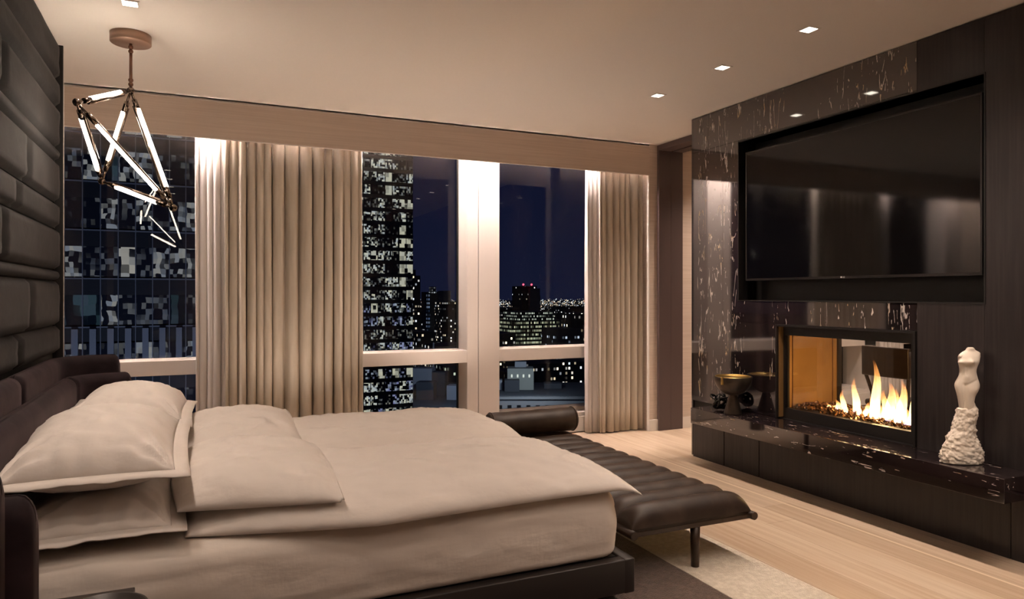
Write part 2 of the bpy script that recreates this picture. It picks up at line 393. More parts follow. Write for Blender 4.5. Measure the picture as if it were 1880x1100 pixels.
for k, (a, b) in enumerate(posts):
    p = root('trim_%d' % (k+1), ((a+b)/2, YF, 0), ['white window post at the far left', 'white window post behind the left curtains', 'white window post between middle and right windows', 'white window post hidden behind the right curtain'][k], None, None, 'structure')
    mid = a+.114
    box('post_half', a, mid-.003, YF, YG+.02, .012, 2.926, M.frame, p, .003); box('post_half', mid+.003, b, YF, YG+.02, .012, 2.926, M.frame, p, .003)
    box('groove', mid-.003, mid+.003, YF+.012, YG, .012, 2.926, M.reveal, p)
# neighbouring room window, seen through the firebox
w4 = window(4, 6.9, 9.1, 'window of the neighbouring room, seen through the fireplace')
for a in (6.3, 7.75):
    box('post_half', a, a+(.6 if a < 7 else .22), YF, YG+.02, .012, 2.926, M.frame, w4)

# LED strip in the pocket behind the pelmet
led = root('led_strip', (1.4, 6.10, 2.93), 'warm light strip hidden behind the pelmet', 'light strip')
box('channel', -1.6, 4.24, 6.06, 6.12, 2.912, 2.9265, M.white, led)
box('diffuser', -1.6, 4.24, 6.065, 6.115, 2.905, 2.912, M.ledglow, led)

# ------------------------------------------------------------ ceiling downlights
def downlight(x, y, label, power=SPOT_W, size=.072):
    t = root('downlight', (x, y, H), label, 'light', 'square recessed ceiling downlights')
    h = size/2
    boxes('trim', [(x-h-.012, x+h+.012, y-h-.012, y-h, H-.004, H), (x-h-.012, x+h+.012, y+h, y+h+.012, H-.004, H), (x-h-.012, x-h, y-h, y+h, H-.004, H), (x+h, x+h+.012, y-h, y+h, H-.004, H)], M.ceiling, t)
    box('lens', x-h, x+h, y-h, y+h, H-.003, H-.0005, M.dlglow, t)
    ld = bpy.data.lights.new('downlight_lamp', 'SPOT'); ld.energy = power; ld.color = WARM; ld.spot_size = math.radians(125); ld.spot_blend = 1; ld.shadow_soft_size = .05
    lo = bpy.data.objects.new('downlight_lamp', ld); COL.objects.link(lo); lo.parent = t; lo.location = (0, 0, -.012)
    return t
downlight(3.24, 2.995, 'largest square downlight near the top right of the ceiling', SPOT_W*1.1)
downlight(3.25, 3.738, 'middle one of the three square downlights before the TV wall', SPOT_W*1.5)
downlight(3.25, 4.467, 'square downlight closest to the dark doorway, smallest of three', SPOT_W*1.5)
downlight(-.315, 4.20, 'square downlight above the chandelier beside the velvet wall', SPOT_W*.7)
for q in ((3.25, 2.25, 1.2), (3.25, 1.50, 1.8), (3.25, .75, 1.7), (1.45, 1.5, .25), (1.45, .75, .6), (1.45, 0, 1.3), (.3, -.3, 1.3), (-.315, 3.465, .55), (-.315, 2.73, .55), (-.315, 1.99, .5), (-.315, 1.25, .5)):
    downlight(q[0], q[1], 'square downlight above the frame or behind the camera', SPOT_W*q[2])
for q in ((5.15, 5.25), (5.9, 5.1), (7.4, 5.0), (7.4, 3.2), (5.9, 3.4)):
    downlight(*q, 'square downlight in the neighbouring room', SPOT_W*2.5)

# floor uplights standing in the gap between bed and drapes
def uplight(x, y, label, power):
    t = root('floor_uplight', (x, y, 0), label, 'lamp', 'floor uplights behind the bed')
    lathe('can', [(.0, 0), (.07, 0), (.072, .006), (.072, .20), (.066, .20), (.062, .17), (.0, .165)], x, y, M.blackm, t, 24)
    lathe('lens', [(.0, .166), (.060, .166), (.060, .172), (.0, .172)], x, y, M.dlglow, t, 24)
    ld = bpy.data.lights.new('uplight_lamp', 'SPOT'); ld.energy = power; ld.color = WARM; ld.spot_size = math.radians(125); ld.spot_blend = 1; ld.shadow_soft_size = .05
    lo = bpy.data.objects.new('uplight_lamp', ld); COL.objects.link(lo); lo.parent = t; lo.location = (0, 0, .205); lo.rotation_euler = (PI, 0, 0)
uplight(.75, 5.5, 'black floor uplight hidden behind the pillow end of the bed', 32)
uplight(2.05, 5.6, 'black floor uplight hidden behind the foot of the bed', 62)

# ------------------------------------------------------------ soft goods helpers
def wrk(x, y, s):
    n1 = fbm(x*2.2+s, y*3.1, s, 4); n2 = fbm(x*7+n1*1.5+s, y*4.5-n1, s+3, 3)
    return .010*n1 + .0045*(1-2*abs(n2)) + .0025*fbm(x*16, y*13, s, 2)
def soft_slab(name, nx, ny, shape, th, z0, mt_, parent, seed, px=6, py=6, wa=1.0, low=.12, rim=None):
    """stuffed cloth: top and bottom skins over a footprint shape(a,b)->(x,y), a,b in -1..1"""
    e = lambda s: math.sin(s*PI/2)*.55+s*.45
    def prof(a, b):
        return (max(0, 1-abs(a)**px)**.5)*(max(0, 1-abs(b)**py)**.5)
    vs_, fs = [], []
    for side in (1, -1):
        for j in range(ny):
            for i in range(nx):
                a = e(-1+2*i/(nx-1)); b = e(-1+2*j/(ny-1)); x_, y_ = shape(a, b); t = prof(a, b)
                if side > 0: z = z0(x_, y_) + low*th + th*(1-low)*t + wa*wrk(x_, y_, seed)*min(1, t*1.4)
                else: z = z0(x_, y_) + low*th*(1-t)
                vs_.append((x_, y_, z))
    n = nx*ny
    for j in range(ny-1):
        for i in range(nx-1):
            a = j*nx+i; fs.append((a, a+1, a+nx+1, a+nx)); fs.append((n+a, n+a+nx, n+a+nx+1, n+a+1))
    me = bpy.data.meshes.new(name); me.from_pydata(vs_, [], fs)
    bm = bmesh.new(); bm.from_mesh(me); bmesh.ops.remove_doubles(bm, verts=bm.verts, dist=.0004); bm.to_mesh(me); bm.free()
    return link(name, me, mt_, parent, True)
def sweep_profile(name, path, prof, mt_, parent=None):
    """closed profile of (offset along the path's left normal, height) carried along a level path; rounded ends by shrinking"""
    N = len(path); bm = bmesh.new(); rings = []
    zc_ = sum(p[1] for p in prof)/len(prof); nc = sum(p[0] for p in prof)/len(prof)
    pts = [Vector((p[0], p[1], 0)) for p in path]
    L = [0]
    for a, b in zip(pts, pts[1:]): L.append(L[-1]+(b-a).length)
    R = .035
    for k, p in enumerate(pts):
        d = (pts[min(k+1, N-1)]-pts[max(k-1, 0)]).normalized(); nn = Vector((-d.y, d.x, 0))
        de = min(L[k], L[-1]-L[k]); s = 1 if de >= R else .55+.45*math.sqrt(max(0, 1-(1-de/R)**2))
        sz = 1 if de >= R else .93+.07*math.sqrt(max(0, 1-(1-de/R)**2))
        rings.append([bm.verts.new((p.x+nn.x*(nc+(q[0]-nc)*s), p.y+nn.y*(nc+(q[0]-nc)*s), q[1]*sz)) for q in prof])
    m = len(prof)
    for A, B in zip(rings, rings[1:]):
        for i in range(m): bm.faces.new((A[i], A[(i+1) % m], B[(i+1) % m], B[i]))
    bm.faces.new(rings[0][::-1]); bm.faces.new(rings[-1]); bmesh.ops.recalc_face_normals(bm, faces=bm.faces)
    return link(name, bm_me(bm, name), mt_, parent, True)
def u_path(xb, y0, y1, xe0, xe1, r):
    """a U of points: far wing end -> corner -> back -> corner -> near wing end"""
    P = []
    n = 10
    for i in range(8): P.append((xe1+(xb+r-xe1)*i/8, y1))
    for i in range(n+1):
        a = PI/2*i/n; P.append((xb+r-r*math.sin(a), y1-r+r*math.cos(a)))
    k = 40
    for i in range(1, k): P.append((xb, y1-r-(y1-y0-2*r)*i/k))
    for i in range(n+1):
        a = PI/2*i/n; P.append((xb+r-r*math.cos(a), y0+r-r*math.sin(a)))
    for i in range(1, 9): P.append((xb+r+(xe0-xb-r)*i/8, y0))
    return P
def densify_ends(P, R=.035, n=5):
    a, b = Vector(P[0]), Vector(P[1]); c, d = Vector(P[-1]), Vector(P[-2])
    A = [tuple(a+(b-a).normalized()*R*(i/n)**2) for i in range(n+1)]; B = [tuple(c+(d-c).normalized()*R*(i/n)**2) for i in range(n+1)]
    inner = [p for p in P if (Vector(p)-a).length > R*1.05 and (Vector(p)-c).length > R*1.05]
    return A+inner+B[::-1]
def round_prof(w, z0, z1, r, n=6):
    out = [(-w/2, z0), (w/2, z0)]
    out = [(w/2, z0)]
    for i in range(n+1): a = PI/2*i/n; out.append((w/2-r+r*math.cos(a), z1-r+r*math.sin(a)))
    for i in range(n+1): a = PI/2+PI/2*i/n; out.append((-w/2+r+r*math.cos(a), z1-r+r*math.sin(a)))
    out.append((-w/2, z0)); return out

# ------------------------------------------------------------ bed
BY0, BY1, BX1, BMID = 2.665, 4.64, 1.755, 3.652
bed = root('bed', (.6, BMID, 0), 'wide bed with aubergine velvet curved headboard and dark leather frame', 'bed')
# headboard in two stepped tiers
def headboard(xb, y0, y1, xe0, xe1, r, prof, splits_):
    P = u_path(xb, y0, y1, xe0, xe1, r)
    segs = []; cur = [P[0]]; sp = list(splits_)
    for p, q in zip(P, P[1:]):
        if sp and p[1] >= sp[0] > q[1]:
            t = (p[1]-sp[0])/(p[1]-q[1]); m = (p[0]+(q[0]-p[0])*t, sp[0]); cur.append(m); segs.append(cur); cur = [(m[0], m[1]-.002)]; sp.pop(0)
        cur.append(q)
    segs.append(cur)
    for s in segs: sweep_profile('headboard_section', densify_ends(s), prof, M.plum, bed)
headboard(-.733, 1.83, 4.83, -.38, -.415, .24, round_prof(.092, .30, 1.045, .05), (3.71,))
headboard(-.643, 1.93, 4.73, -.335, -.345, .20, round_prof(.10, .18, .945, .052), (4.52, 2.25))
# frame
fz0, fz1 = .075, .225
box('side_rail', -.50, BX1+.028, BY0-.035, BY0+.02, fz0, fz1, M.leatherblk, bed, .008, 3)
box('side_rail', -.50, BX1+.028, BY1-.02, BY1+.035, fz0, fz1, M.leatherblk, bed, .008, 3)
box('foot_rail', BX1-.02, BX1+.036, BY0-.036, BY1+.036, fz0-.002, fz1+.002, M.leatherblk, bed, .008, 3)
box('slat_base', -.50, BX1-.03, BY0+.02, BY1-.02, fz0+.02, fz1, M.matteblack, bed)
for fx in (-.3, BX1-.2):
    for fy in (BY0+.15, BY1-.15): box('leg', fx-.04, fx+.04, fy-.04, fy+.04, 0.016, fz0+.02, M.matteblack, bed)
# mattress under its fitted sheet
def mattress():
    x0, x1, y0, y1, z0, z1 = -.59, BX1, BY0, BY1, .226, .525; r = .085
    cs = []   # vertical profile: inset, z
    for i in range(9): a = PI/2*i/8; cs.append((r*.45*(1-math.sin(a)), z0+r*.45*(1-math.cos(a))))
    for i in range(1, 14): t = i/14; cs.append((-.010*math.sin(PI*t), z0+r*.45+(z1-r-z0-r*.45)*t))
    for i in range(11): a = PI/2*i/10; cs.append((r*(1-math.cos(a)), z1-r+r*math.sin(a)))
    def ring(ins, z):
        c = .11; P = []; X0, X1, Y0, Y1 = x0+ins, x1-ins, y0+ins, y1-ins; cr = max(.02, c-ins)
        for cx, cy, a0 in ((X1-cr, Y0+cr, -PI/2), (X1-cr, Y1-cr, 0), (X0+cr, Y1-cr, PI/2), (X0+cr, Y0+cr, PI)):
            for i in range(9): a = a0+PI/2*i/8; P.append((cx+cr*math.cos(a), cy+cr*math.sin(a)))
        # subdivide straight runs
        Q = []
        for i, p in enumerate(P):
            Q.append(p); q = P[(i+1) % len(P)]; d = math.dist(p, q); n = 56 if d > .5 else 1
            for k in range(1, n): Q.append((p[0]+(q[0]-p[0])*k/n, p[1]+(q[1]-p[1])*k/n))
        return Q
    vs_, nr = [], None
    for ins, z in cs:
        Q = ring(ins, z); nr = len(Q)
        for (px_, py_) in Q:
            g = fbm(px_*3, py_*3+z*2, z*9, 4)*.006 + .004*(1-2*abs(fbm(px_*9+z*10, py_*5, z*4, 2)))*(z > .3)
            cxv = px_-.6; cyv = py_-BMID; sgn = (0, 0)
            sgn = (0, -1 if cyv < 0 else 1) if abs(cyv) > .9 else (1 if cxv > 0 else -1, 0)
            wav = .011*fbm(px_*1.6, 3.3, 0, 3)+.006*fbm(px_*5, 1.1, 0, 2)
            edge = max(0, min(1, (z-.36)/.1)) if z < .5 else 1
            vs_.append((px_+sgn[0]*g, py_+sgn[1]*(g-(wav*edge*.8)), z))
    fs = []
    for j in range(len(cs)-1):
        for i in range(nr): a = j*nr+i; b = j*nr+(i+1) % nr; fs.append((a, b, b+nr, a+nr))
    fs.append(tuple(range((len(cs)-1)*nr, len(cs)*nr))); fs.append(tuple(range(nr))[::-1])
    me = bpy.data.meshes.new('mattress'); me.from_pydata(vs_, [], fs)
    o = link('mattress', me, M.sheet, None, True)
    me.polygons[len(fs)-2].use_smooth = False
    return tag(o, 'deep mattress in a creased white fitted sheet on the bed', 'mattress')
mattress()
MT = .527
# duvets, each with its top end folded back
def duvet(label, yA, yB, near, seed):
    r_ = root('duvet', (.9, (yA+yB)/2, MT), label, 'duvet')
    def shp(a, b):
        x_ = .885+a*.92; y_ = (yA+yB)/2+b*(yB-yA)/2
        k = max(0, .62-x_)
        if near: y_ += (1-b)/2*(k*.22 - .035*max(0, a)**2*0) ; y_ -= (1-b)/2*.02*math.sin(x_*3.3)
        # pulled-in corners at the foot
        x_ += .03*max(0, a)*(abs(b)**6 if near and b < 0 else 0) - .05*max(0, a)*(abs(b)**5)*(0 if near and b < 0 else 1)
        return x_, y_
    zf = lambda x_, y_: MT - (max(0, x_-1.70)**2)*2.0
    soft_slab('cover', 96, 70, shp, .135, zf, M.linen, r_, seed, 4.5, 2.8, 2.0, .06)
    def shp2(a, b):
        x_ = .225+a*(.30+.018*math.sin(b*2.2+seed)); y_ = (yA+yB)/2+.008+b*(yB-yA-.012)/2
        if near: y_ += (1-b)/2*max(0, .62-x_)*.22
        return x_, y_
    soft_slab('fold', 60, 70, shp2, .14, lambda x_, y_: MT+.085+.01*(x_ > .5), M.linen, r_, seed+9, 3.2, 2.8, 1.9, .08)
    return r_
duvet('white duvet nearer the camera, its top end folded back', 2.618, BMID, True, 1.3)
duvet('white duvet on the window side of the bed, top end folded back', BMID-.004, 4.66, False, 6.1)
# pillows
def pillow(label, c, lx, ly, th, tilt_y, tilt_x, rz, seed, fl=.05):
    r_ = root('pillow', c, label, 'pillow', 'white flanged pillows at the head of the bed')
    C = Vector(c); R = Matrix.Rotation(rz, 3, 'Z') @ Matrix.Rotation(tilt_y, 3, 'Y') @ Matrix.Rotation(tilt_x, 3, 'X')
    nx = ny = 56
    e = lambda s: math.sin(s*PI/2)*.5+s*.5
    def foot(a, b):
        return a*lx*(1-.05*(1-b*b)), b*ly*(1-.045*(1-a*a))
    vs_, fs = [], []
    for side in (1, -1):
        for j in range(ny):
            for i in range(nx):
                a = e(-1+2*i/(nx-1)); b = e(-1+2*j/(ny-1)); x_, y_ = foot(a, b)
                t = (max(0, 1-abs(a)**2.6)**.62)*(max(0, 1-abs(b)**2.6)**.62)
                rad = math.atan2(1-abs(b)+.001, 1-abs(a)+.001)
                cw = math.exp(-((1-abs(a))**2+(1-abs(b))**2)*5)*.016*math.sin(rad*14+seed)
                ew = .009*math.exp(-(1-abs(b))*5)*math.sin(a*17+3*fbm(a*2, seed))+.005*math.exp(-(1-abs(a))*5)*math.sin(b*13+3*fbm(b*2, seed+4))
                z = side*th*t*(1 if side > 0 else .75) + (cw+ew+1.3*wrk(x_, y_, seed))*min(1, 3*t)*(1 if side > 0 else .3)
                vs_.append(C+R @ Vector((x_, y_, z)))
    n = nx*ny
    for j in range(ny-1):
        for i in range(nx-1):
            a = j*nx+i; fs.append((a, a+1, a+nx+1, a+nx)); fs.append((n+a, n+a+nx, n+a+nx+1, n+a+1))
    me = bpy.data.meshes.new('cushion'); me.from_pydata(vs_, [], fs)
    bm = bmesh.new(); bm.from_mesh(me); bmesh.ops.remove_doubles(bm, verts=bm.verts, dist=.0003); bm.to_mesh(me); bm.free()
    link('cushion', me, M.linen, r_, True)
    # flange all round: a thin two-sided border
    per = []
    for k in range(40): per.append((-1+2*k/40, -1))
    for k in range(40): per.append((1, -1+2*k/40))
    for k in range(40): per.append((1-2*k/40, 1))
    for k in range(40): per.append((-1, 1-2*k/40))
    npp = len(per); fv = []
    for ring_, off, zo in ((0, -.012, .003), (1, .4, .003), (2, 1, .0035), (3, 1, -.0015), (4, .4, -.001), (5, -.012, -.001)):
        for (a, b) in per:
            x_, y_ = foot(a, b); ox = (1 if a >= .999 else -1 if a <= -.999 else a*.3*abs(a)**6); oy = (1 if b >= .999 else -1 if b <= -.999 else b*.3*abs(b)**6)
            d = fl*off; w = .011*fbm(a*2.7+seed, b*2.7, seed, 2)*max(0, off)
            fv.append(C+R @ Vector((x_+ox*d, y_+oy*d, zo+w-.010*max(0, off))))
    ff = [(q*npp+i, q*npp+(i+1) % npp, (q+1)*npp+(i+1) % npp, (q+1)*npp+i) for q in range(5) for i in range(npp)]
    me = bpy.data.meshes.new('flange'); me.from_pydata(fv, [], ff); link('flange', me, M.linen, r_, True)
    return r_
pillow('lower white pillow of the near pair, half covered by another', (-.325, 3.13, MT+.072), .25, .40, .105, 0, .02, 0, 2.2, .05)
pillow('upper white pillow nearest the camera, its flange facing out', (-.335, 3.15, .805), .27, .40, .15, .0, .06, .0, 5.7)
pillow('lower white pillow on the window side of the bed', (-.31, 4.15, MT+.10), .25, .37, .11, 0, 0, 0, 8.4, .045)
pillow('upper white pillow on the window side of the bed', (-.30, 4.16, .80), .25, .37, .14, .07, 0, -.03, 3.9)

# bedside table and tray at the lower left corner
ns = root('bedside_table', (-.38, 2.28, 0), 'dark low bedside table beside the near headboard wing', 'table')
box('top', -.60, -.17, 2.10, 2.455, .475, .50, M.tray, ns, .003); box('body', -.58, -.20, 2.12, 2.43, .06, .475, M.matteblack, ns); box('plinth', -.56, -.22, 2.14, 2.41, 0.0, .06, M.matteblack, ns)
lathe('tray', [(.0, .5005), (.115, .5005), (.122, .506), (.122, .518), (.116, .518), (.112, .508), (.0, .508)], -.245, 2.27, M.tray)
tag(bpy.data.objects['tray'], 'round dark tray on the bedside table', 'tray')

# rug
rg = root('rug', (1.3, 2.4, 0), 'brown wool rug with a wide cream border under bed and bench', 'rug')
box('field', -.10, 2.236, .25, 4.45, .001, .014, M.rugdark, rg, .003); box('border', 2.236, 2.68, .25, 4.45, .001, .015, M.rugcream, rg, .004)

# ------------------------------------------------------------ channelled leather bench
be = root('bench', (2.29, 3.8, 0), 'low channelled brown leather bench at the foot of the bed', 'bench')
bx0, bx1, by0, by1 = 1.917, 2.664, 2.84, 4.80
for xx in (bx0, bx1):
    o = tube('side_rail', (xx, by0-.02, .245), (xx, by1+.02, .245), .021, M.walnut, be, n=20)
    for yy in (by0-.021, by1+.021): tube('rail_cap', (xx, yy-.003, .245), (xx, yy+.003, .245), .0205, M.walnut, be, n=20)
for yy in (by0+.03, 3.82, by1-.03): box('cross_bar', bx0, bx1, yy-.018, yy+.018, .222, .25, M.walnut, be, .004)
box('seat_board', bx0+.015, bx1-.015, by0+.01, by1-.01, .25, .262, M.leather, be)
for yy in (by0+.04, by1-.10): tube('leg', (2.327, yy, .235), (2.327, yy, .0155 if yy < 4.4 else 0.0), .026, M.walnut, be, .021, 20)
nch = 13; pit = (by1-by0)/nch
def channel(k):
    y0 = by0+k*pit; y1 = y0+pit; nx, ny = 44, 13; vs_ = []
    for j in range(ny):
        b = -1+2*j/(ny-1); bb_ = math.sin(b*PI/2)
        for i in range(nx):
            a = math.sin((-1+2*i/(nx-1))*PI/2*.999)
            x_ = (bx0+bx1)/2+a*(bx1-bx0)/2*1.0; t = max(0, 1-abs(a)**9)**.5
            h = (.030+.072*math.sqrt(max(0, 1-abs(bb_)**2.4)))*t
            if k == 0 and b < 0: h = (.004+.098*math.sqrt(max(0, 1-abs(bb_)**2.2)))*t
            if k == nch-1 and b > 0: h = (.004+.098*math.sqrt(max(0, 1-abs(bb_)**2.2)))*t
            h += .0022*fbm(x_*9, y0*7+b, k, 3)*t
            vs_.append((x_, (y0+y1)/2+bb_*pit/2, .262+h))
    fs = [(j*nx+i, j*nx+i+1, (j+1)*nx+i+1, (j+1)*nx+i) for j in range(ny-1) for i in range(nx-1)]
    me = bpy.data.meshes.new('channel'); me.from_pydata(vs_, [], fs); link('channel', me, M.leather, be, True)
for k in range(nch): channel(k)
# bolster
bo = root('bolster', (2.285, 4.70, .36), 'round brown leather bolster lying on the window end of the bench', 'cushion')
def bolster():
    r = .088; cx0, cx1, cy, cz = 1.93, 2.635, 4.69, .456; pf = [(0, 0)]
    pf = [(0.0, cx0), (r*.5, cx0-.006), (r-.02, cx0-.003)] + [(r-.02+.02*math.sin(PI/2*i/5), cx0+.017-.02*math.cos(PI/2*i/5)) for i in range(1, 6)]
    pf += [(r+.002*math.sin(i*1.7), cx0+.02+(cx1-cx0-.04)*i/14) for i in range(1, 14)]
    pf += [(r-.02+.02*math.cos(PI/2*i/5), cx1-.017+.02*math.sin(PI/2*i/5)) for i in range(0, 6)] + [(r*.5, cx1+.006), (0.0, cx1)]
    n = 36; vs_ = [(x_, cy+q*math.cos(2*PI*i/n), cz+q*math.sin(2*PI*i/n)) for q, x_ in pf for i in range(n)]
    fs = [(j*n+i, j*n+(i+1) % n, (j+1)*n+(i+1) % n, (j+1)*n+i) for j in range(len(pf)-1) for i in range(n)]
    me = bpy.data.meshes.new('roll'); me.from_pydata(vs_, [], fs); link('roll', me, M.leather, bo, True)
    for xx in (cx0+.018, cx1-.018):
        sweep('piping', [(xx, cy+(r+.001)*math.cos(2*PI*i/40), cz+(r+.001)*math.sin(2*PI*i/40)) for i in range(40)], .004, M.leather, bo, 6, True)
bolster()

# ------------------------------------------------------------ curtains
def curtain(name, label, x0, x1, yc, amp, nf, mt_, seed, z1=2.90, cat='curtain'):
    rr = random.Random(seed); ws = [rr.uniform(.6, 1.5) for _ in range(nf)]; T = sum(ws); bounds = [0]
    for w in ws: bounds.append(bounds[-1]+w/T)
    am = [rr.uniform(.65, 1.1) for _ in range(nf)]; nu = nf*12+1; zs = [0.012, .25, .9, 1.6, 2.3, z1]
    prof = []
    for i in range(nu):
        k = min(i//12, nf-1); f = (i-12*k)/12; s = bounds[k]+(bounds[k+1]-bounds[k])*f
        c = math.cos(2*PI*f); y_ = amp*am[k]*(-c if abs(c) < .001 else -math.copysign(abs(c)**.6, c))
        if k > 0 and f < .5: y_ = amp*((am[k-1] if c > 0 else am[k]))*(-math.copysign(abs(c)**.6, c))
        prof.append((x0+(x1-x0)*s + .010*math.sin(4*PI*f)*0 + .016*math.sin(2*PI*f)*rr.uniform(.8, 1.2), y_))
    def P(i, j):
        x_, y_ = prof[i]; z = zs[j]; q = 1+.10*math.sin(z*1.3+i*.05)
        return (x_+.004*math.sin(z*2+i*.3), yc+y_*q, z)
    me = grid_me(name, P, nu, len(zs)); o = link(name, me, mt_, None, True)
    md = o.modifiers.new('cloth_thickness', 'SOLIDIFY'); md.thickness = .004; md.offset = 0
    return tag(o, label, cat)
curtain('curtain', 'wide beige linen drape between left and middle windows', .215, 1.315, 6.10, .060, 14, M.drape, 4)
curtain('sheer_curtain', 'pale sheer curtain at the left edge of the wide beige drape', .0, .225, 6.145, .035, 4, M.sheer, 9)
curtain('curtain', 'beige linen drape at the right end of the windows', 3.70, 4.225, 6.10, .058, 7, M.drape, 21)
curtain('sheer_curtain', 'pale sheer curtain at the window edge of the right drape', 3.585, 3.74, 6.135, .035, 3, M.sheer, 14)

# ------------------------------------------------------------ tv
tv = root('television', (4.0, 3.40, 1.51), 'large switched-off flat television set into the black wall niche', 'television')
ty0, ty1, tz0, tz1, tx = 2.478, 4.318, 1.512, 2.530, 3.992
box('case', tx+.006, tx+.06, ty0, ty1, tz0, tz1, M.matteblack, tv, .004)
for q in ((ty0, ty0+.011, tz0, tz1), (ty1-.011, ty1, tz0, tz1), (ty0+.011, ty1-.011, tz0, tz0+.016), (ty0+.011, ty1-.011, tz1-.011, tz1)):
    bz = box('bezel', tx-.003, tx+.006, *q, M.bezel, tv)
box('screen', tx, tx+.006, ty0+.011, ty1-.011, tz0+.016, tz1-.011, M.screen, tv)
box('wall_mount', tx+.06, core+.15, 3.1, 3.7, 1.8, 2.2, M.matteblack, tv)
fc = bpy.data.curves.new('logo', 'FONT'); fc.body = 'LG'; fc.size = .015; fc.align_x = 'CENTER'; fc.extrude = .0003
lo = bpy.data.objects.new('logo_text', fc); COL.objects.link(lo); bpy.context.view_layer.update()
lm = bpy.data.meshes.new_from_object(lo.evaluated_get(bpy.context.evaluated_depsgraph_get())); bpy.data.objects.remove(lo)
lm.transform(Matrix.Translation((tx-.0034, 3.392, tz0+.003)) @ Matrix.Rotation(-PI/2, 4, 'Z') @ Matrix.Rotation(PI/2, 4, 'X'))
link('logo', lm, M.logo, bz)
dm = bmesh.new(); bm_tube(dm, (tx-.0032, 3.412, tz0+.0085), (tx-.0036, 3.412, tz0+.0085), .006, n=16); link('logo_disc', bm_me(dm, 'logo_disc'), M.logo, bz)

# ------------------------------------------------------------ hearth slab
hs = box('hearth_slab', 3.69, 3.9685, 2.183, 4.622, .353, .4785, M.marbleh, None, .002, smooth=False); tag(hs, 'long black veined marble hearth ledge below the fireplace', 'ledge')

# ------------------------------------------------------------ fireplace
fp = root('fireplace', (4.28, 3.42, .479), 'see-through gas fireplace with black metal frame and burning flames', 'fireplace')
iy0, iy1, iz0, iz1, ix = 2.924, 3.933, .557, 1.10, 4.03
e_ = .001
for q in ((OY0+e_, iy0, OZ0+e_, OZ1-e_), (iy1, OY1-e_, OZ0+e_, OZ1-e_), (iy0, iy1, OZ0+e_, iz0), (iy0, iy1, iz1, OZ1-e_)):
    box('frame', ix-.012, ix+.03, *q, M.blackm, fp)
for q in ((OY0+e_, OY0+.014, OZ0+e_, OZ1-e_), (OY1-.014, OY1-e_, OZ0+e_, OZ1-e_), (OY0+.014, OY1-.014, OZ1-.016, OZ1-e_)):
    box('outer_lip', F-.010, ix-.012, *q, M.blackm, fp)
box('bronze_reveal', F+.01, ix-.013, OY1-.024, OY1-.0145, OZ0+.01, OZ1-.02, M.firewall, fp)
box('end_panel', ix+.03, 4.55, iy1, OY1-e_, OZ0+.01, OZ1-e_, M.firewall, fp); box('end_panel', ix+.03, 4.55, OY0+e_, iy0, OZ0+.01, OZ1-e_, M.firewall, fp)
for xx in (ix+.055, 4.50): box('panel_bead', xx, xx+.006, iy1-.004, iy1, iz0, iz1+.05, M.bronze, fp)
box('roof_panel', ix+.03, 4.55, iy0, iy1, iz1+.05, OZ1-e_, M.firewall, fp); box('burner_tray', ix+.03, 4.55, iy0, iy1, OZ0+.01, iz0-.01, M.blackm, fp)
for q in ((iy0, OY0+e_, OZ0, OZ1), ): pass
for q in ((OY0+e_, iy0+.01, OZ0+e_, OZ1-e_), (iy1-.01, OY1-e_, OZ0+e_, OZ1-e_), (iy0+.01, iy1-.01, OZ0+e_, iz0-.02), (iy0+.01, iy1-.01, iz1+.02, OZ1-e_)):
    box('rear_frame', 4.552, 4.592, *q, M.blackm, fp)
box('glass_pane', ix+.008, ix+.012, iy0-.002, iy1+.002, iz0-.002, iz1+.002, M.glass, fp)
# crushed fire glass
rr = random.Random(11); bm = bmesh.new()
for k in range(1500):
    px_, py_ = rr.uniform(ix+.05, 4.53), rr.uniform(iy0+.012, iy1-.012); s = rr.uniform(.006, .013)
    z = iz0-.008+rr.uniform(0, .022)+.02*max(0, 1-abs(px_-4.24)/.22)
    q = bmesh.ops.create_icosphere(bm, subdivisions=1, radius=s)['verts'] if k % 3 == 0 else bmesh.ops.create_cone(bm, cap_ends=True, segments=4, radius1=s, radius2=s*.4, depth=s*1.5)['verts']
    bmesh.ops.rotate(bm, verts=q, cent=(0, 0, 0), matrix=Matrix.Rotation(rr.uniform(0, 6), 3, Vector((rr.uniform(-1, 1), rr.uniform(-1, 1), rr.uniform(-1, 1)+.01))))
    bmesh.ops.translate(bm, verts=q, vec=(px_, py_, z))
tag(link('fire_glass', bm_me(bm, 'fire_glass'), M.ember, fp), 'bed of crushed bronze fire glass', kind='stuff')
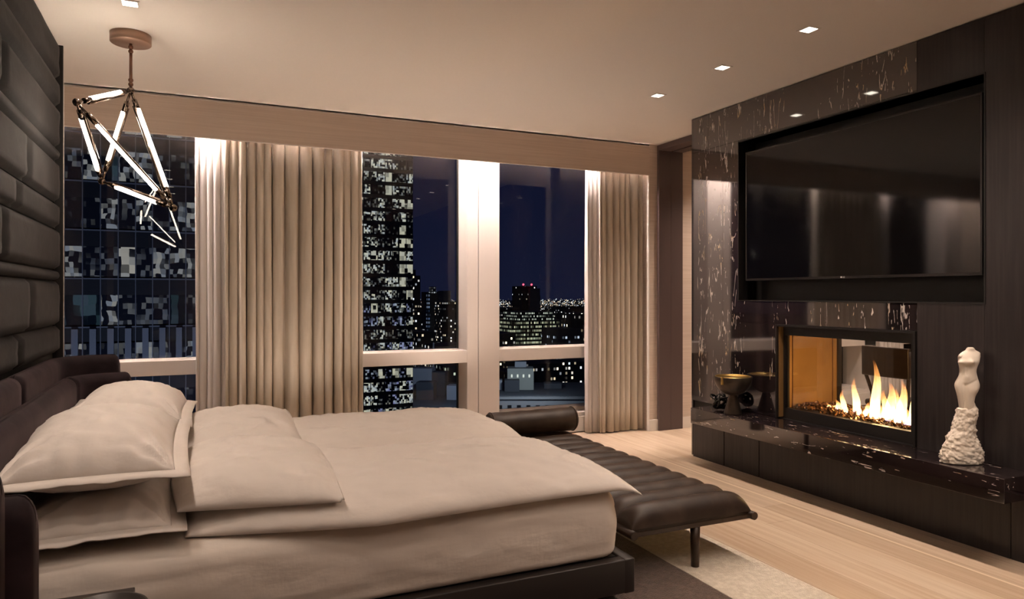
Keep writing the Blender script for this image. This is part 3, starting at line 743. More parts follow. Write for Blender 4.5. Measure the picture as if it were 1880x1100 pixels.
def flame_mat():
    m = bpy.data.materials.new('gas_flame'); m.use_nodes = True; nt = m.node_tree; nt.nodes.clear(); N = nt.nodes; Lk = nt.links.new
    o = N.new('ShaderNodeOutputMaterial'); e = N.new('ShaderNodeEmission'); t = N.new('ShaderNodeBsdfTransparent'); mx = N.new('ShaderNodeAddShader')
    co = N.new('ShaderNodeTexCoord'); s = N.new('ShaderNodeSeparateXYZ'); Lk(co.outputs['Generated'], s.inputs[0])
    mp = N.new('ShaderNodeMapping'); mp.inputs['Scale'].default_value = (40, 40, 11); Lk(co.outputs['Object'], mp.inputs[0])
    nz = N.new('ShaderNodeTexNoise'); nz.inputs['Scale'].default_value = 1; nz.inputs['Detail'].default_value = 2; Lk(mp.outputs[0], nz.inputs['Vector'])
    ad = N.new('ShaderNodeMath'); ad.operation = 'MULTIPLY_ADD'; Lk(nz.outputs['Fac'], ad.inputs[0]); ad.inputs[1].default_value = .30; Lk(s.outputs[2], ad.inputs[2])
    r = N.new('ShaderNodeValToRGB'); Lk(ad.outputs[0], r.inputs[0]); el = r.color_ramp.elements
    el[0].position = .10; el[0].color = (.35, .30, 1.0, 1); el[1].position = 1.0; el[1].color = (1, .26, .04, 1)
    for p_, c_ in ((.20, (1, .62, .30, 1)), (.45, (1, .66, .28, 1)), (.75, (1, .45, .12, 1))):
        q = el.new(p_); q.color = c_
    a = N.new('ShaderNodeValToRGB'); Lk(ad.outputs[0], a.inputs[0]); al = a.color_ramp.elements
    al[0].position = .08; al[0].color = (.12,)*3+(1,); al[1].position = 1.02; al[1].color = (0, 0, 0, 1)
    for p_, v_ in ((.22, .75), (.55, .55), (.8, .25)):
        q = al.new(p_); q.color = (v_,)*3+(1,)
    Lk(r.outputs[0], e.inputs[0])
    ml = N.new('ShaderNodeMath'); ml.operation = 'MULTIPLY'; Lk(a.outputs[0], ml.inputs[0]); ml.inputs[1].default_value = 2.6; Lk(ml.outputs[0], e.inputs[1])
    Lk(t.outputs[0], mx.inputs[0]); Lk(e.outputs[0], mx.inputs[1]); Lk(mx.outputs[0], o.inputs[0]); return m
M.flame = flame_mat()
def flame(x_, y_, z0, h, w, seed):
    nr, n = 16, 10; rr = random.Random(seed); ph = rr.uniform(0, 9); vs_ = []
    for j in range(nr):
        t = j/(nr-1); r = w*(math.sin(PI*min(1, t*.62+.28))**1.2)*(1-t)**.55*1.25 if t < 1 else 0
        cx_ = x_+.012*math.sin(t*4+ph)*t; cy_ = y_+w*.9*math.sin(t*5.5+ph*2)*t**1.2
        for i in range(n):
            a = 2*PI*i/n; vs_.append((cx_+r*.55*math.cos(a), cy_+r*math.sin(a), z0+h*t))
    fs = [(j*n+i, j*n+(i+1) % n, (j+1)*n+(i+1) % n, (j+1)*n+i) for j in range(nr-1) for i in range(n)]
    me = bpy.data.meshes.new('flame'); me.from_pydata(vs_, [], fs); link('flame', me, M.flame, fp, True)
fl_list = [(4.20, 3.70, .045, .016), (4.22, 3.64, .085, .020), (4.20, 3.571, .175, .022), (4.20, 3.467, .28, .028), (4.18, 3.43, .11, .018), (4.22, 3.389, .10, .020), (4.20, 3.317, .44, .034), (4.16, 3.29, .17, .026),
           (4.22, 3.25, .22, .030), (4.20, 3.205, .29, .034), (4.14, 3.17, .16, .026), (4.20, 3.12, .31, .032), (4.24, 3.06, .34, .034), (4.13, 3.10, .14, .022), (4.12, 3.03, .13, .024), (4.22, 2.99, .30, .030), (4.17, 3.36, .07, .018), (4.16, 3.52, .06, .016), (4.16, 3.225, .12, .026), (4.12, 3.0, .10, .020), (4.24, 3.17, .24, .026)]
rf = random.Random(8)
fl_list += [(rf.uniform(4.11, 4.26), rf.uniform(2.97, 3.42), rf.uniform(.06, .24), rf.uniform(.012, .022)) for _ in range(16)]
for k, (a, b, h, w) in enumerate(fl_list): flame(a, b, .575, h, w, k)
ld = bpy.data.lights.new('fire_lamp', 'POINT'); ld.energy = 24; ld.color = (1, .55, .2); ld.shadow_soft_size = .06
lo = bpy.data.objects.new('fire_lamp', ld); COL.objects.link(lo); lo.parent = fp; lo.location = Vector((4.2, 3.25, .72))-ORI[fp.name]

# ------------------------------------------------------------ things on the ledge
ZL = .479
bw = root('pedestal_bowl', (3.80, 4.25, ZL), 'dark bronze pedestal bowl with gold lining on the marble ledge', 'bowl')
lathe('foot', [(.0, ZL), (.068, ZL), (.068, ZL+.006), (.030, ZL+.140), (.034, ZL+.152), (.0, ZL+.152)], 3.80, 4.25, M.bowlm, bw)
bp_ = [(.0, ZL+.142)] + [(.143*math.sin(PI/2*(i/12)), ZL+.142+.140*(1-math.cos(PI/2*(i/12)))) for i in range(1, 13)] + [(.143, ZL+.290), (.136, ZL+.290)]
lathe('bowl', bp_+[(.130*math.cos(PI/2*i/10), ZL+.285-.12*math.sin(PI/2*i/10)) for i in range(0, 10)]+[(.0, ZL+.165)], 3.80, 4.25, M.bowlm, bw)
lathe('gold_lining', [(.1345, ZL+.283), (.1345, ZL+.2925), (.128, ZL+.2925)]+[(.124*math.cos(PI/2*i/10), ZL+.288-.11*math.sin(PI/2*i/10)) for i in range(0, 10)]+[(.0, ZL+.178)], 3.80, 4.25, M.gold, bw)
box('rim_tab', 3.655, 3.668, 4.205, 4.222, ZL+.235, ZL+.295, M.gold, bw, .002)
tg = root('knot_sculpture', (3.83, 4.44, ZL), 'black glass knot sculpture on the ledge behind the pedestal bowl', 'sculpture')
rr = random.Random(5)
for k in range(6):
    ax = Vector((rr.uniform(-1, 1), rr.uniform(-1, 1), rr.uniform(-.6, .6))).normalized(); a = ax.orthogonal().normalized(); b = ax.cross(a)
    ra = rr.uniform(.052, .066); rb = rr.uniform(.036, .05); c = Vector((3.83+rr.uniform(-.02, .02), 4.44+rr.uniform(-.03, .03), ZL+.068))
    pts = [c+a*ra*math.cos(2*PI*i/36)+b*rb*math.sin(2*PI*i/36)+ax*.016*math.sin(4*PI*i/36+k) for i in range(36)]
    mz = min(p.z for p in pts); pts = [Vector((p.x, p.y, p.z+max(0, ZL+.012-mz))) for p in pts]
    sweep('loop', pts, lambda t, k=k: .009+.003*math.sin(t*12+k), M.blkglass, tg, 10, True)

st = root('torso_statue', (3.86, 2.476, ZL), 'white plaster female torso rising from a rough rock base', 'statue')
def statue():
    k = .000660; cx, cy = 3.86, 2.48; zb = ZL
    side = Vector((.9113, -.4117, 0)); fwd = Vector((-.4117, -.9113, 0))      # figure turned to the room
    # outline up the figure in drawing units: height-from-top, left, right, half depth, depth offset
    R_ = [(585, 246, 346, 48, 6), (540, 241, 350, 52, 6), (500, 236, 356, 56, 5), (470, 231, 364, 60, 3), (440, 226, 384, 66, 0), (410, 224, 402, 70, -5), (385, 225, 405, 70, -7), (360, 229, 398, 66, -5), (335, 237, 388, 58, -1),
          (310, 244, 380, 51, 4), (285, 247, 373, 47, 6), (260, 247, 373, 46, 6), (240, 246, 379, 49, 5), (222, 243, 386, 54, 4), (208, 240, 392, 58, 4), (192, 240, 398, 60, 3), (178, 242, 403, 59, 0), (164, 240, 407, 56, -3), (150, 241, 412, 52, -5), (137, 250, 417, 46, -7), (125, 264, 419, 40, -9), (115, 280, 413, 35, -10), (107, 294, 396, 31, -10), (100, 302, 380, 28, -8), (90, 308, 370, 26, -6), (80, 312, 364, 23, -5), (75, 320, 356, 12, -5)]
    rows_ = []
    for q0, q1 in zip(R_, R_[1:]):
        m = max(2, int(abs(q0[0]-q1[0])/7))
        for t in range(m):
            f = t/m; rows_.append([q0[i]+(q1[i]-q0[i])*f for i in range(5)])
    rows_.append(list(R_[-1]))
    for _ in range(2):
        rows_ = [rows_[0]]+[[rows_[j][0]]+[(rows_[j-1][i]+2*rows_[j][i]+rows_[j+1][i])/4 for i in range(1, 5)] for j in range(1, len(rows_)-1)]+[rows_[-1]]
    n = 72; bm = bmesh.new(); rings = []
    def seg(px_, py_, x0, y0, x1, y1):
        dx, dy = x1-x0, y1-y0; t = max(0, min(1, ((px_-x0)*dx+(py_-y0)*dy)/(dx*dx+dy*dy))); return math.hypot(px_-x0-dx*t, py_-y0-dy*t)
    for y_, l, r, d, fo in rows_:
        c = (l+r)/2-305; w = (r-l)/2; ring = []
        for i in range(n):
            a = 2*PI*i/n; ca, sa = math.cos(a), math.sin(a)
            xx = c+w*math.copysign(abs(ca)**.88, ca); ff = fo+d*math.copysign(abs(sa)**.9, sa); X_ = xx+305
            if sa > -.35:
                fr = min(1, (sa+.35)/.5)
                g = lambda px_, py_, s_, amp: amp*math.exp(-(((X_-px_)/s_)**2+((y_-py_)/s_)**2))*fr
                ff += g(302, 190, 20, 27)+g(246, 194, 18, 24)                       # breasts, the near one in the outline
                xx -= 30*math.exp(-((y_-196)/15)**2)*max(0, -ca)**2*fr
                ff += g(276, 318, 26, 7)+g(262, 378, 13, -8)+g(330, 420, 34, 8)
                ff -= 6*math.exp(-(seg(X_, y_, 276, 225, 272, 300)/7)**2)*fr            # midline
                ff -= 7*math.exp(-(seg(X_, y_, 268, 385, 345, 345)/7)**2)*fr            # groin fold
                ff -= 15*math.exp(-(seg(X_, y_, 264, 392, 268, 600)/8)**2)*fr           # between the thighs
                ff -= 3*math.exp(-(seg(X_, y_, 268, 236, 340, 230)/8)**2)*fr            # below the ribs
            else: ff -= 20*math.exp(-((y_-395)/40)**2)*abs(sa)
            ring.append(bm.verts.new(Vector((cx, cy, zb))+side*xx*k+fwd*ff*k+Vector((0, 0, (1036-y_)*k))))
        rings.append(ring)
    for A, B in zip(rings, rings[1:]):
        for i in range(n): bm.faces.new((A[i], A[(i+1) % n], B[(i+1) % n], B[i]))
    bm.faces.new(rings[0][::-1]); bm.faces.new(rings[-1]); bmesh.ops.recalc_face_normals(bm, faces=bm.faces)
    link('torso', bm_me(bm, 'torso'), M.plasterw, st, True)
    def pt(px_, py_, f): return Vector((cx, cy, zb))+side*(px_-305)*k+fwd*f*k+Vector((0, 0, (1036-py_)*k))
    sweep('arm_stump', [pt(365, 128, 6), pt(388, 128, 2), pt(402, 148, -2), pt(402, 180, -10), pt(394, 212, -16), pt(382, 246, -20), pt(374, 262, -22)], lambda t: (.0125-.0045*t), M.plasterw, st, 14)
    sweep('arm_stump', [pt(272, 148, 4), pt(256, 150, 6), pt(247, 154, 6), pt(243, 157, 6)], lambda t: (.0125-.004*t), M.plasterw, st, 14)
    # rough rock the figure grows out of
    Q = [(0, 118, 400, 82), (6, 100, 416, 90), (40, 97, 424, 95), (90, 108, 424, 92), (130, 122, 416, 88), (175, 138, 392, 82), (215, 146, 368, 76), (250, 170, 362, 70), (275, 186, 378, 68), (310, 194, 366, 64), (350, 204, 370, 64), (395, 220, 386, 62), (430, 226, 388, 62), (452, 230, 382, 58), (466, 268, 378, 46), (490, 292, 372, 36), (515, 302, 368, 30), (530, 312, 358, 22), (537, 328, 345, 8)]
    n = 110; bm = bmesh.new(); rings = []; Q2 = []
    for a, b in zip(Q, Q[1:]):
        m = max(2, int((b[0]-a[0])/6))
        for t in range(m): Q2.append([a[i]+(b[i]-a[i])*t/m for i in range(4)])
    Q2.append(list(Q[-1]))
    for h, l, r, d in Q2:
        c = (l+r)/2-305; w = (r-l)/2; ring = []; bo_ = -14*max(0, (h-452)/90)
        for i in range(n):
            a = 2*PI*i/n; R0 = (w+d)/2/95; p = Vector((math.cos(a)*R0, math.sin(a)*R0, h*.0105))
            g = .97
            if h > 0:
                q = p*3.2+Vector((3, 1, 0)); v1 = noise.voronoi(q)[0]; v2 = noise.voronoi(p*7.5)[0]
                g = 1.0+(.115-.20*v1[0])*1.0+(.03-.07*v2[0])+.05*noise.fractal(p*9, 1, 2, 3)
                g += .04
            ring.append(bm.verts.new(Vector((cx, cy, zb))+side*(c+w*g*math.cos(a))*k+fwd*(bo_+d*g*math.sin(a))*k+Vector((0, 0, h*k))))
        rings.append(ring)
    for A, B in zip(rings, rings[1:]):
        for i in range(n): bm.faces.new((A[i], A[(i+1) % n], B[(i+1) % n], B[i]))
    bm.faces.new(rings[0][::-1]); bm.faces.new(rings[-1]); bmesh.ops.recalc_face_normals(bm, faces=bm.faces)
    link('rock_base', bm_me(bm, 'rock_base'), M.plasterw, st, True)
statue()

# ------------------------------------------------------------ chandelier: six tube lamps along the edges of a tetrahedron
nA, nB, nC, nD = Vector((-.348, 4.704, 2.61)), Vector((-.55, 4.166, 2.382)), Vector((-.514, 4.874, 2.086)), Vector((-.115, 4.43, 1.896))
ch = root('chandelier', (-.348, 4.704, H), 'angular tetrahedron chandelier of glowing glass tubes hanging by the velvet wall', 'chandelier')
lathe('canopy', [(.0, H-.055), (.106, H-.055), (.110, H-.051), (.110, H-.001), (.0, H-.001)], nA.x, nA.y, M.canopy, ch, 48)
tube('stem', (nA.x, nA.y, nA.z+.02), (nA.x, nA.y, H-.055), .0085, M.bronze, ch)
for zz in (nA.z+.035, nA.z+.06, H-.075, H-.10): 
    bm = bmesh.new(); bmesh.ops.create_uvsphere(bm, u_segments=14, v_segments=8, radius=.014); bmesh.ops.translate(bm, verts=bm.verts, vec=(nA.x, nA.y, zz)); link('collar', bm_me(bm, 'collar'), M.bronze, ch, True)
cen = (nA+nB+nC+nD)/4
for p in (nA, nB, nC, nD):
    bm = bmesh.new(); bmesh.ops.create_uvsphere(bm, u_segments=16, v_segments=10, radius=.021); bmesh.ops.translate(bm, verts=bm.verts, vec=p); link('joint', bm_me(bm, 'joint'), M.chrome, ch, True)
for a, b, ov in ((nA, nB, (.3, .3, -1)), (nA, nC, (.8, .35, 0)), (nA, nD, (-.8, .35, -.2)), (nB, nC, (.8, .35, 0)), (nB, nD, (.3, .8, .6)), (nC, nD, (.2, .3, 1))):
    d = (b-a).normalized(); L = (b-a).length; mid = (a+b)/2; off = Vector(ov); off -= d*off.dot(d); off.normalize(); off *= .0135
    g0 = .135; tube('back_channel', a+d*(g0-.03)+off, b-d*(g0-.03)+off, .0095, M.chrome, ch)
    tube('glass_tube', a+d*g0-off*.45, b-d*g0-off*.45, .0092, M.lampglow, ch)
    for s, q in ((1, a), (-1, b)):
        ar = tube('arm', q, q+d*s*(g0-.05), .0075, M.chrome, ch); tube('knuckle', q+d*s*(g0-.065), q+d*s*(g0-.002), .0145, M.chrome, ar)

# ------------------------------------------------------------ chair in the neighbouring room
cn = root('dining_chair', (5.6, 4.13, 0), 'brown chair in the next room, seen through the flames', 'chair')
def chair():
    cx, cy = 5.36, 4.135; w = .225
    P = [(cx-.012*(1-(y_/w)**2), cy+y_) for y_ in [w*(-1+2*i/14) for i in range(15)]]
    bm = bmesh.new(); R_ = []
    for x_, y_ in P: R_.append([bm.verts.new((x_+o, y_, z)) for o, z in ((-.014, .70), (.014, .70), (.010, .955), (-.018, .955))])
    for A, B in zip(R_, R_[1:]):
        for i in range(4): bm.faces.new((A[i], A[(i+1) % 4], B[(i+1) % 4], B[i]))
    bm.faces.new(R_[0][::-1]); bm.faces.new(R_[-1]); bmesh.ops.recalc_face_normals(bm, faces=bm.faces)
    o = link('backrest', bm_me(bm, 'backrest'), M.walnut, cn); m = o.modifiers.new('edge', 'BEVEL'); m.width = .008; m.segments = 2
    for s in (-1, 1):
        sweep('back_post', [(cx, cy+s*.215, .93), (cx+.01, cy+s*.205, .72), (cx+.05, cy+s*.17, .55), (cx+.07, cy+s*.18, .44)], .016, M.walnut, cn)
        tube('leg', (cx+.06, cy+s*.18, .44), (cx+.0, cy+s*.20, 0), .019, M.walnut, cn, .013); tube('leg', (cx+.42, cy+s*.19, .44), (cx+.46, cy+s*.21, 0), .019, M.walnut, cn, .013)
    box('seat', cx+.03, cx+.48, cy-.235, cy+.235, .43, .485, M.leather, cn, .02, 3)
chair()
curtain('sheer_curtain', 'pale sheer curtain in the next room, seen through the fireplace', 6.6, 7.15, 6.14, .035, 7, M.sheer, 31)
curtain('sheer_curtain', 'second pale curtain in the next room, behind the chair back', 7.8, 8.25, 6.14, .035, 6, M.sheer, 33)

# ------------------------------------------------------------ the city outside
GZ = -130.0
gm = city_mat('street_ground', (.004, .0045, .007), 9, 9, .0, (1, .8, .5), (.8, .9, 1), 0)
gr = box('city_ground', -3500, 9000, 25, 14000, GZ-2, GZ, gm); tag(gr, 'dark city ground far below the windows', **S)
def bmat(k, **kw): return city_mat('facade_%s' % k, **kw)
def pane_mat(name, base, cell, thr, c1, c2, st, cl=.8, rough=.12):
    """glass pane with lit rooms and broken reflections showing in it"""
    m = bpy.data.materials.new(name); m.use_nodes = True; nt = m.node_tree; N = nt.nodes; Lk = nt.links.new
    b = N['Principled BSDF']; b.inputs['Base Color'].default_value = (*base, 1); b.inputs['Roughness'].default_value = rough
    co = N.new('ShaderNodeTexCoord'); oi = N.new('ShaderNodeObjectInfo')
    ad = N.new('ShaderNodeVectorMath'); ad.operation = 'ADD'; Lk(co.outputs['Object'], ad.inputs[0]); Lk(oi.outputs['Location'], ad.inputs[1])
    dn = N.new('ShaderNodeTexNoise'); dn.inputs['Scale'].default_value = .9; Lk(ad.outputs[0], dn.inputs['Vector'])
    sc_ = N.new('ShaderNodeVectorMath'); sc_.operation = 'MULTIPLY_ADD'; Lk(dn.outputs['Color'], sc_.inputs[0]); sc_.inputs[1].default_value = (cl*.7, 0, cl*.5); Lk(ad.outputs[0], sc_.inputs[2])
    mp = N.new('ShaderNodeMapping'); mp.inputs['Scale'].default_value = (1/cell[0], 0, 1/cell[1]); Lk(sc_.outputs[0], mp.inputs[0])
    fl_ = N.new('ShaderNodeVectorMath'); fl_.operation = 'FLOOR'; Lk(mp.outputs[0], fl_.inputs[0])
    wn_ = N.new('ShaderNodeTexWhiteNoise'); wn_.noise_dimensions = '3D'; Lk(fl_.outputs[0], wn_.inputs['Vector'])
    cn_ = N.new('ShaderNodeTexNoise'); cn_.inputs['Scale'].default_value = .22; cn_.inputs['Detail'].default_value = 3; Lk(ad.outputs[0], cn_.inputs['Vector'])
    mu = N.new('ShaderNodeMath'); mu.operation = 'MULTIPLY'; Lk(wn_.outputs['Value'], mu.inputs[0]); Lk(cn_.outputs['Fac'], mu.inputs[1])
    r = N.new('ShaderNodeValToRGB'); Lk(mu.outputs[0], r.inputs[0]); r.color_ramp.elements[0].position = thr; r.color_ramp.elements[0].color = (0, 0, 0, 1)
    r.color_ramp.elements[1].position = thr+.20; r.color_ramp.elements[1].color = (1, 1, 1, 1)
    s2 = N.new('ShaderNodeSeparateColor'); Lk(wn_.outputs['Color'], s2.inputs[0])
    mx = N.new('ShaderNodeMixRGB'); Lk(s2.outputs[1], mx.inputs[0]); mx.inputs[1].default_value = (*c1, 1); mx.inputs[2].default_value = (*c2, 1)
    Lk(mx.outputs[0], b.inputs['Emission Color'])
    k = N.new('ShaderNodeMath'); k.operation = 'MULTIPLY'; Lk(r.outputs[0], k.inputs[0]); k.inputs[1].default_value = st; Lk(k.outputs[0], b.inputs['Emission Strength'])
    return m
def cell_mesh(name, w, d, h, m):
    bm = bmesh.new(); bm_box(bm, -w/2, w/2, 0, d, -h/2, h/2); me = bm_me(bm, name); me.materials.append(m); return me

# glass office tower across the street, filling the left window
OY = 60.0
ot = root('office_tower', (-10, OY, GZ), 'dark glass office tower filling the left window', 'building')
M.twr = mat('tower_dark', (.010, .012, .018), .5); M.mull = mat('tower_mullion', (.16, .17, .20), .5)
box('core', -34, 3.0, OY+.25, OY+30, GZ, 60, M.twr, ot)
pmats = [pane_mat('office_pane_dark', (.012, .014, .022), (.30, .42), .30, (.45, .52, .70), (.8, .8, .75), .10, .5),
         pane_mat('office_pane_lit', (.012, .014, .022), (.30, .40), .17, (.50, .56, .68), (.85, .82, .74), .26, .9),
         pane_mat('office_pane_bright', (.014, .016, .024), (.55, .62), .10, (.55, .58, .62), (.95, .88, .76), .34, .4),
         pane_mat('office_pane_teal', (.010, .016, .022), (.5, .8), .22, (.14, .34, .38), (.30, .40, .55), .10, .6)]
pw, ph_ = 1.15, 3.6
pme = [cell_mesh('office_pane', pw-.07, .05, ph_*.62, m) for m in pmats]; sme = cell_mesh('spandrel', pw-.05, .06, ph_*.36, M.twr)
rr = random.Random(17)
cols = [-13.9+pw*i for i in range(15)]; base_z = -8.25
for j in range(8):
    z = base_z+ph_*j
    for i, xx in enumerate(cols):
        fr = i/14
        if j in (2,): k = rr.choices((0, 3, 1), (5, 4, 1))[0]
        elif j in (1, 0): k = rr.choices((0, 1), (5, 1))[0]
        else: k = rr.choices((0, 1, 2, 3), (5-3*fr, 1+5*fr, 1.0+1.0*fr, .5))[0]
        inst('office_pane', pme[k], (xx, OY+.12, z+ph_*.36), ot)
        if j != 1: inst('spandrel', sme, (xx, OY+.13, z+ph_*.84), ot)
vm = cell_mesh('mullion', .06, .14, 70, M.mull)
for xx in cols+[cols[-1]+pw]: inst('mullion', vm, (xx-pw/2, OY, 10), ot)
hm = cell_mesh('floor_band', 37, .12, .09, M.mull)
for j in range(9): inst('floor_band', hm, (-15.5, OY+.02, base_z+ph_*j+.02), ot)
M.fin = mat('tower_fin', (.20, .21, .24), .6)
fm = cell_mesh('fin', .42, .3, 3.4, M.fin)
for xx in cols: inst('fin', fm, (xx+.1, OY-.2, base_z+ph_*1.5), ot)

# lit apartment tower in the middle window
TY = 150.0
at_ = root('apartment_tower', (36, TY, GZ), 'tall apartment tower with many lit windows in the middle window', 'building')
M.atw = mat('apartment_dark', (.012, .014, .02), .6); box('core', 25.0, 43.85, TY+.3, TY+25, GZ, 75, M.atw, at_)
am = [pane_mat('flat_window_dark', (.010, .012, .018), (.35, .45), .34, (.6, .65, .7), (.9, .88, .7), .25, .4),
      pane_mat('flat_window_lit', (.012, .014, .02), (.36, .42), .20, (.62, .68, .72), (.95, .92, .70), .62, .8),
      pane_mat('flat_window_bright', (.012, .014, .02), (.7, .9), .06, (.75, .74, .62), (.95, .90, .66), .55, .3),
      pane_mat('flat_window_blue', (.012, .014, .03), (.4, .45), .22, (.40, .42, .85), (.65, .75, .85), .45, .8)]
aw, ah = 1.57, 2.85
ame = [cell_mesh('apartment_window', aw*.88, .1, ah*.70, m) for m in am]; rr = random.Random(29)
for j in range(-9, 14):
    z = ah*j
    for i in range(10):
        xx = 43.85-aw*(i+.5); p = noise.noise(Vector((i*.33, j*.21, 2.2)))
        lit = (i < 2)
        if j < 0 and rr.random() < .25: k = 3
        elif lit: k = rr.choices((0, 1, 2), (3, 3, 3.5))[0]
        else: k = rr.choices((0, 1, 2), (3.0-2*p, 4.5+4*p, .9))[0]
        inst('apartment_window', ame[k], (xx, TY+.15, z+ah*.45), at_)
bm_ = cell_mesh('floor_band', 18.8, .3, .35, M.atw)
for j in range(-9, 14, 2): inst('floor_band', bm_, (34.43, TY, ah*j), at_)

# skyline blocks, each where it stands
WA, CO, GRN = (1, .78, .48), (.75, .85, 1), (.85, .95, .62)
def block(name, label, x0, x1, y0, dep, ztop, m, cat='building'):
    t = root(name, ((x0+x1)/2, y0+dep/2, GZ), label, cat)
    b = box('shaft', x0, x1, y0, y0+dep, GZ, ztop, m, t); return t
md = lambda k, w=3, h=3.6, d=.12, s=2.6, c1=WA, c2=CO, base=(.006, .007, .010): bmat(k, base=base, w=w*.62, h=h*.72, dens=d+.03, col1=c1, col2=c2, strength=s)
t = block('city_block', 'dark slim tower just right of the lit apartment tower', 115, 121.2, 400, 25, 12.5, md('a', 2.6, 3.0, .20)); box('crown', 115, 119, 402, 420, 12.5, 16, M.atw, t)
block('city_block', 'low dark block left of the blue-lit slim tower', 121.5, 131, 430, 20, -7, md('b', 3, 3, .2))
t = block('city_block', 'slim grey tower with a white lit crown and blue edge', 219.3, 238, 700, 20, 4, md('c', 4, 4, .04, base=(.030, .032, .042)))
box('lit_crown', 221.5, 227.5, 695, 700, 1.5, 9.5, city_mat('crown', (.05, .05, .05), 2.4, 2.4, .9, (.85, .9, .95), (1, 1, 1), .8), t)
box('blue_edge', 218.5, 221.5, 696, 700, -60, 3, city_mat('blue_edge', (.02, .03, .05), 1.8, 4, .75, (.15, .3, .7), (.7, .8, .95), .5), t)
t = block('city_block', 'broad dark block with lit top floor near the window post', 224, 262, 660, 30, -6, md('d', 3.4, 4, .20)); box('plant_room', 224.5, 232, 662, 680, -6, 5, mat('plant', (.12, .12, .12), .7), t)
box('rooftop_sign', 255, 259, 657, 660, -9, -3, emitter('pink_sign', (1, .45, .8), .5), t)
block('city_block', 'mid-distance block low in the middle window', 99, 107.5, 330, 20, -17, md('e', 2.6, 3, .2))
block('city_block', 'wide mid-distance block below the broad dark block', 98, 125, 300, 25, -22, md('f', 2.6, 3, .17))
block('city_block', 'small corner block above the stone hotel roof', 89.5, 100, 262, 15, -27, md('g', 2.2, 2.8, .22, 1.2, CO, GRN))
t = block('city_block', 'dark twin-topped tower with red warning lights', 375, 396, 800, 30, 12, md('h', 3.6, 4, .06)); box('slab', 384, 398, 795, 800, GZ, 9, mat('greyslab', (.10, .09, .10), .7), t)
box('wing', 396, 402, 802, 820, GZ, 0, md('h2', 2.5, 4, .25), t)
for xx in (376.5, 388): 
    bm = bmesh.new(); bmesh.ops.create_uvsphere(bm, u_segments=10, v_segments=6, radius=1.2); bmesh.ops.translate(bm, verts=bm.verts, vec=(xx, 799, 13.8)); link('warning_light', bm_me(bm, 'warning_light'), emitter('red_beacon', (1, .06, .10), 5), t)
t = block('office_block', 'stepped office block with rows of lit yellow-green windows', 203, 244, 450, 30, -17, md('i', 2.1, 3.9, .72, 1.0, (1, .95, .6), (.9, 1, .7), (.012, .012, .008)))
box('upper_step', 209, 238, 452, 478, -17, -11, md('i2', 2.1, 3.0, .6, .9, (.9, .95, .8), (.9, 1, .8)), t)
block('city_block', 'low block left of the lit office block', 150, 160, 350, 20, -20, md('j', 2.6, 3.2, .2))
block('city_block', 'pale lit end wall close to the window post', 150.5, 153.6, 335, 10, -28, md('pale', 1.0, 5.0, .95, .35, WA, WA, (.05, .045, .04)))
block('city_block', 'bluish block at the right of the right window', 176, 190, 330, 20, -17, md('k', 3, 3.3, .14, 1, CO, CO, (.010, .011, .018)))
block('city_block', 'dark block at the far right behind the drape edge', 190, 205, 335, 20, -9, md('l', 2.4, 3.4, .22))
block('city_block', 'long low block in front of the lit office block', 162, 205, 372, 22, -36, md('m', 2.5, 3.2, .2))
block('city_block', 'brown brick block behind the pale rooftop house', 114, 127, 260, 14, -30, md('n', 3, 3, .05, 1, WA, WA, (.040, .020, .012)))
block('city_block', 'dark apartment slab with scattered lights at lower right', 128, 168, 275, 16, -29, md('o', 2.4, 3.0, .22))
block('city_block', 'distant block left of the twin-topped tower', 389, 420, 900, 25, -18, md('p', 4, 4, .2))
block('city_block', 'distant block right of the twin-topped tower', 478, 530, 900, 25, -16, md('q', 4, 4, .16))
# more blocks filling the middle distance, each a box of its own
rr = random.Random(41); fills = [md('fill%d' % i, rr.uniform(2.4, 3.6), rr.uniform(3, 4), rr.uniform(.16, .30), 3.2) for i in range(5)]
for r_, Y in enumerate((500, 580, 680, 960, 1060, 1200, 1360)):
    X = Y*.265+rr.uniform(0, 20)
    while X < Y*.64:
        wv = rr.uniform(16, 34)*(Y/600)**.8; tz = -22-rr.uniform(0, 34)*(600/Y)**.5 - (12 if Y < 600 else 0)
        if not (185 < X+wv and X < 275 and Y in (580, 680)):
            t = box('city_block', X, X+wv, Y, Y+rr.uniform(20, 40), GZ, tz, rr.choice(fills)); tag(t, 'anonymous dark high-rise in the crowded middle distance', 'building', 'crowded high-rises of the middle distance')
        X += wv+rr.uniform(4, 16)*(Y/600)
# far lights over the plain, too many to count
rr = random.Random(77); vs_, fs, mi = [], [], []
lmats = [emitter('far_light_warm', (1, .80, .55), 1.2), emitter('far_light_white', (.85, .92, 1), 1.1), emitter('far_light_red', (1, .35, .2), .9), emitter('far_light_dim', (.8, .8, .75), .35)]
for k in range(5200):
    Y = 10**rr.uniform(math.log10(1450), math.log10(9000)); X = Y*rr.uniform(.1, .72); s = Y/1287*rr.uniform(.35, .95); z = GZ+rr.uniform(4, 40 if Y < 2500 else 70)
    if z > -14: z = -14
    b = len(vs_); vs_ += [(X-s, Y, z-s), (X+s, Y, z-s), (X+s, Y, z+s), (X-s, Y, z+s), (X, Y+s, z)]
    fs += [(b, b+1, b+2, b+3), (b+1, b, b+4), (b+2, b+1, b+4), (b+3, b+2, b+4), (b, b+3, b+4)]; mi += [rr.choices(range(4), (4, 3, .5, 4))[0]]*5
me = bpy.data.meshes.new('city_lights'); me.from_pydata(vs_, [], fs)
for m in lmats: me.materials.append(m)
me.polygons.foreach_set('material_index', mi)
tag(link('city_lights', me), 'countless small lights of the city stretching to the horizon', 'city lights', kind='stuff')

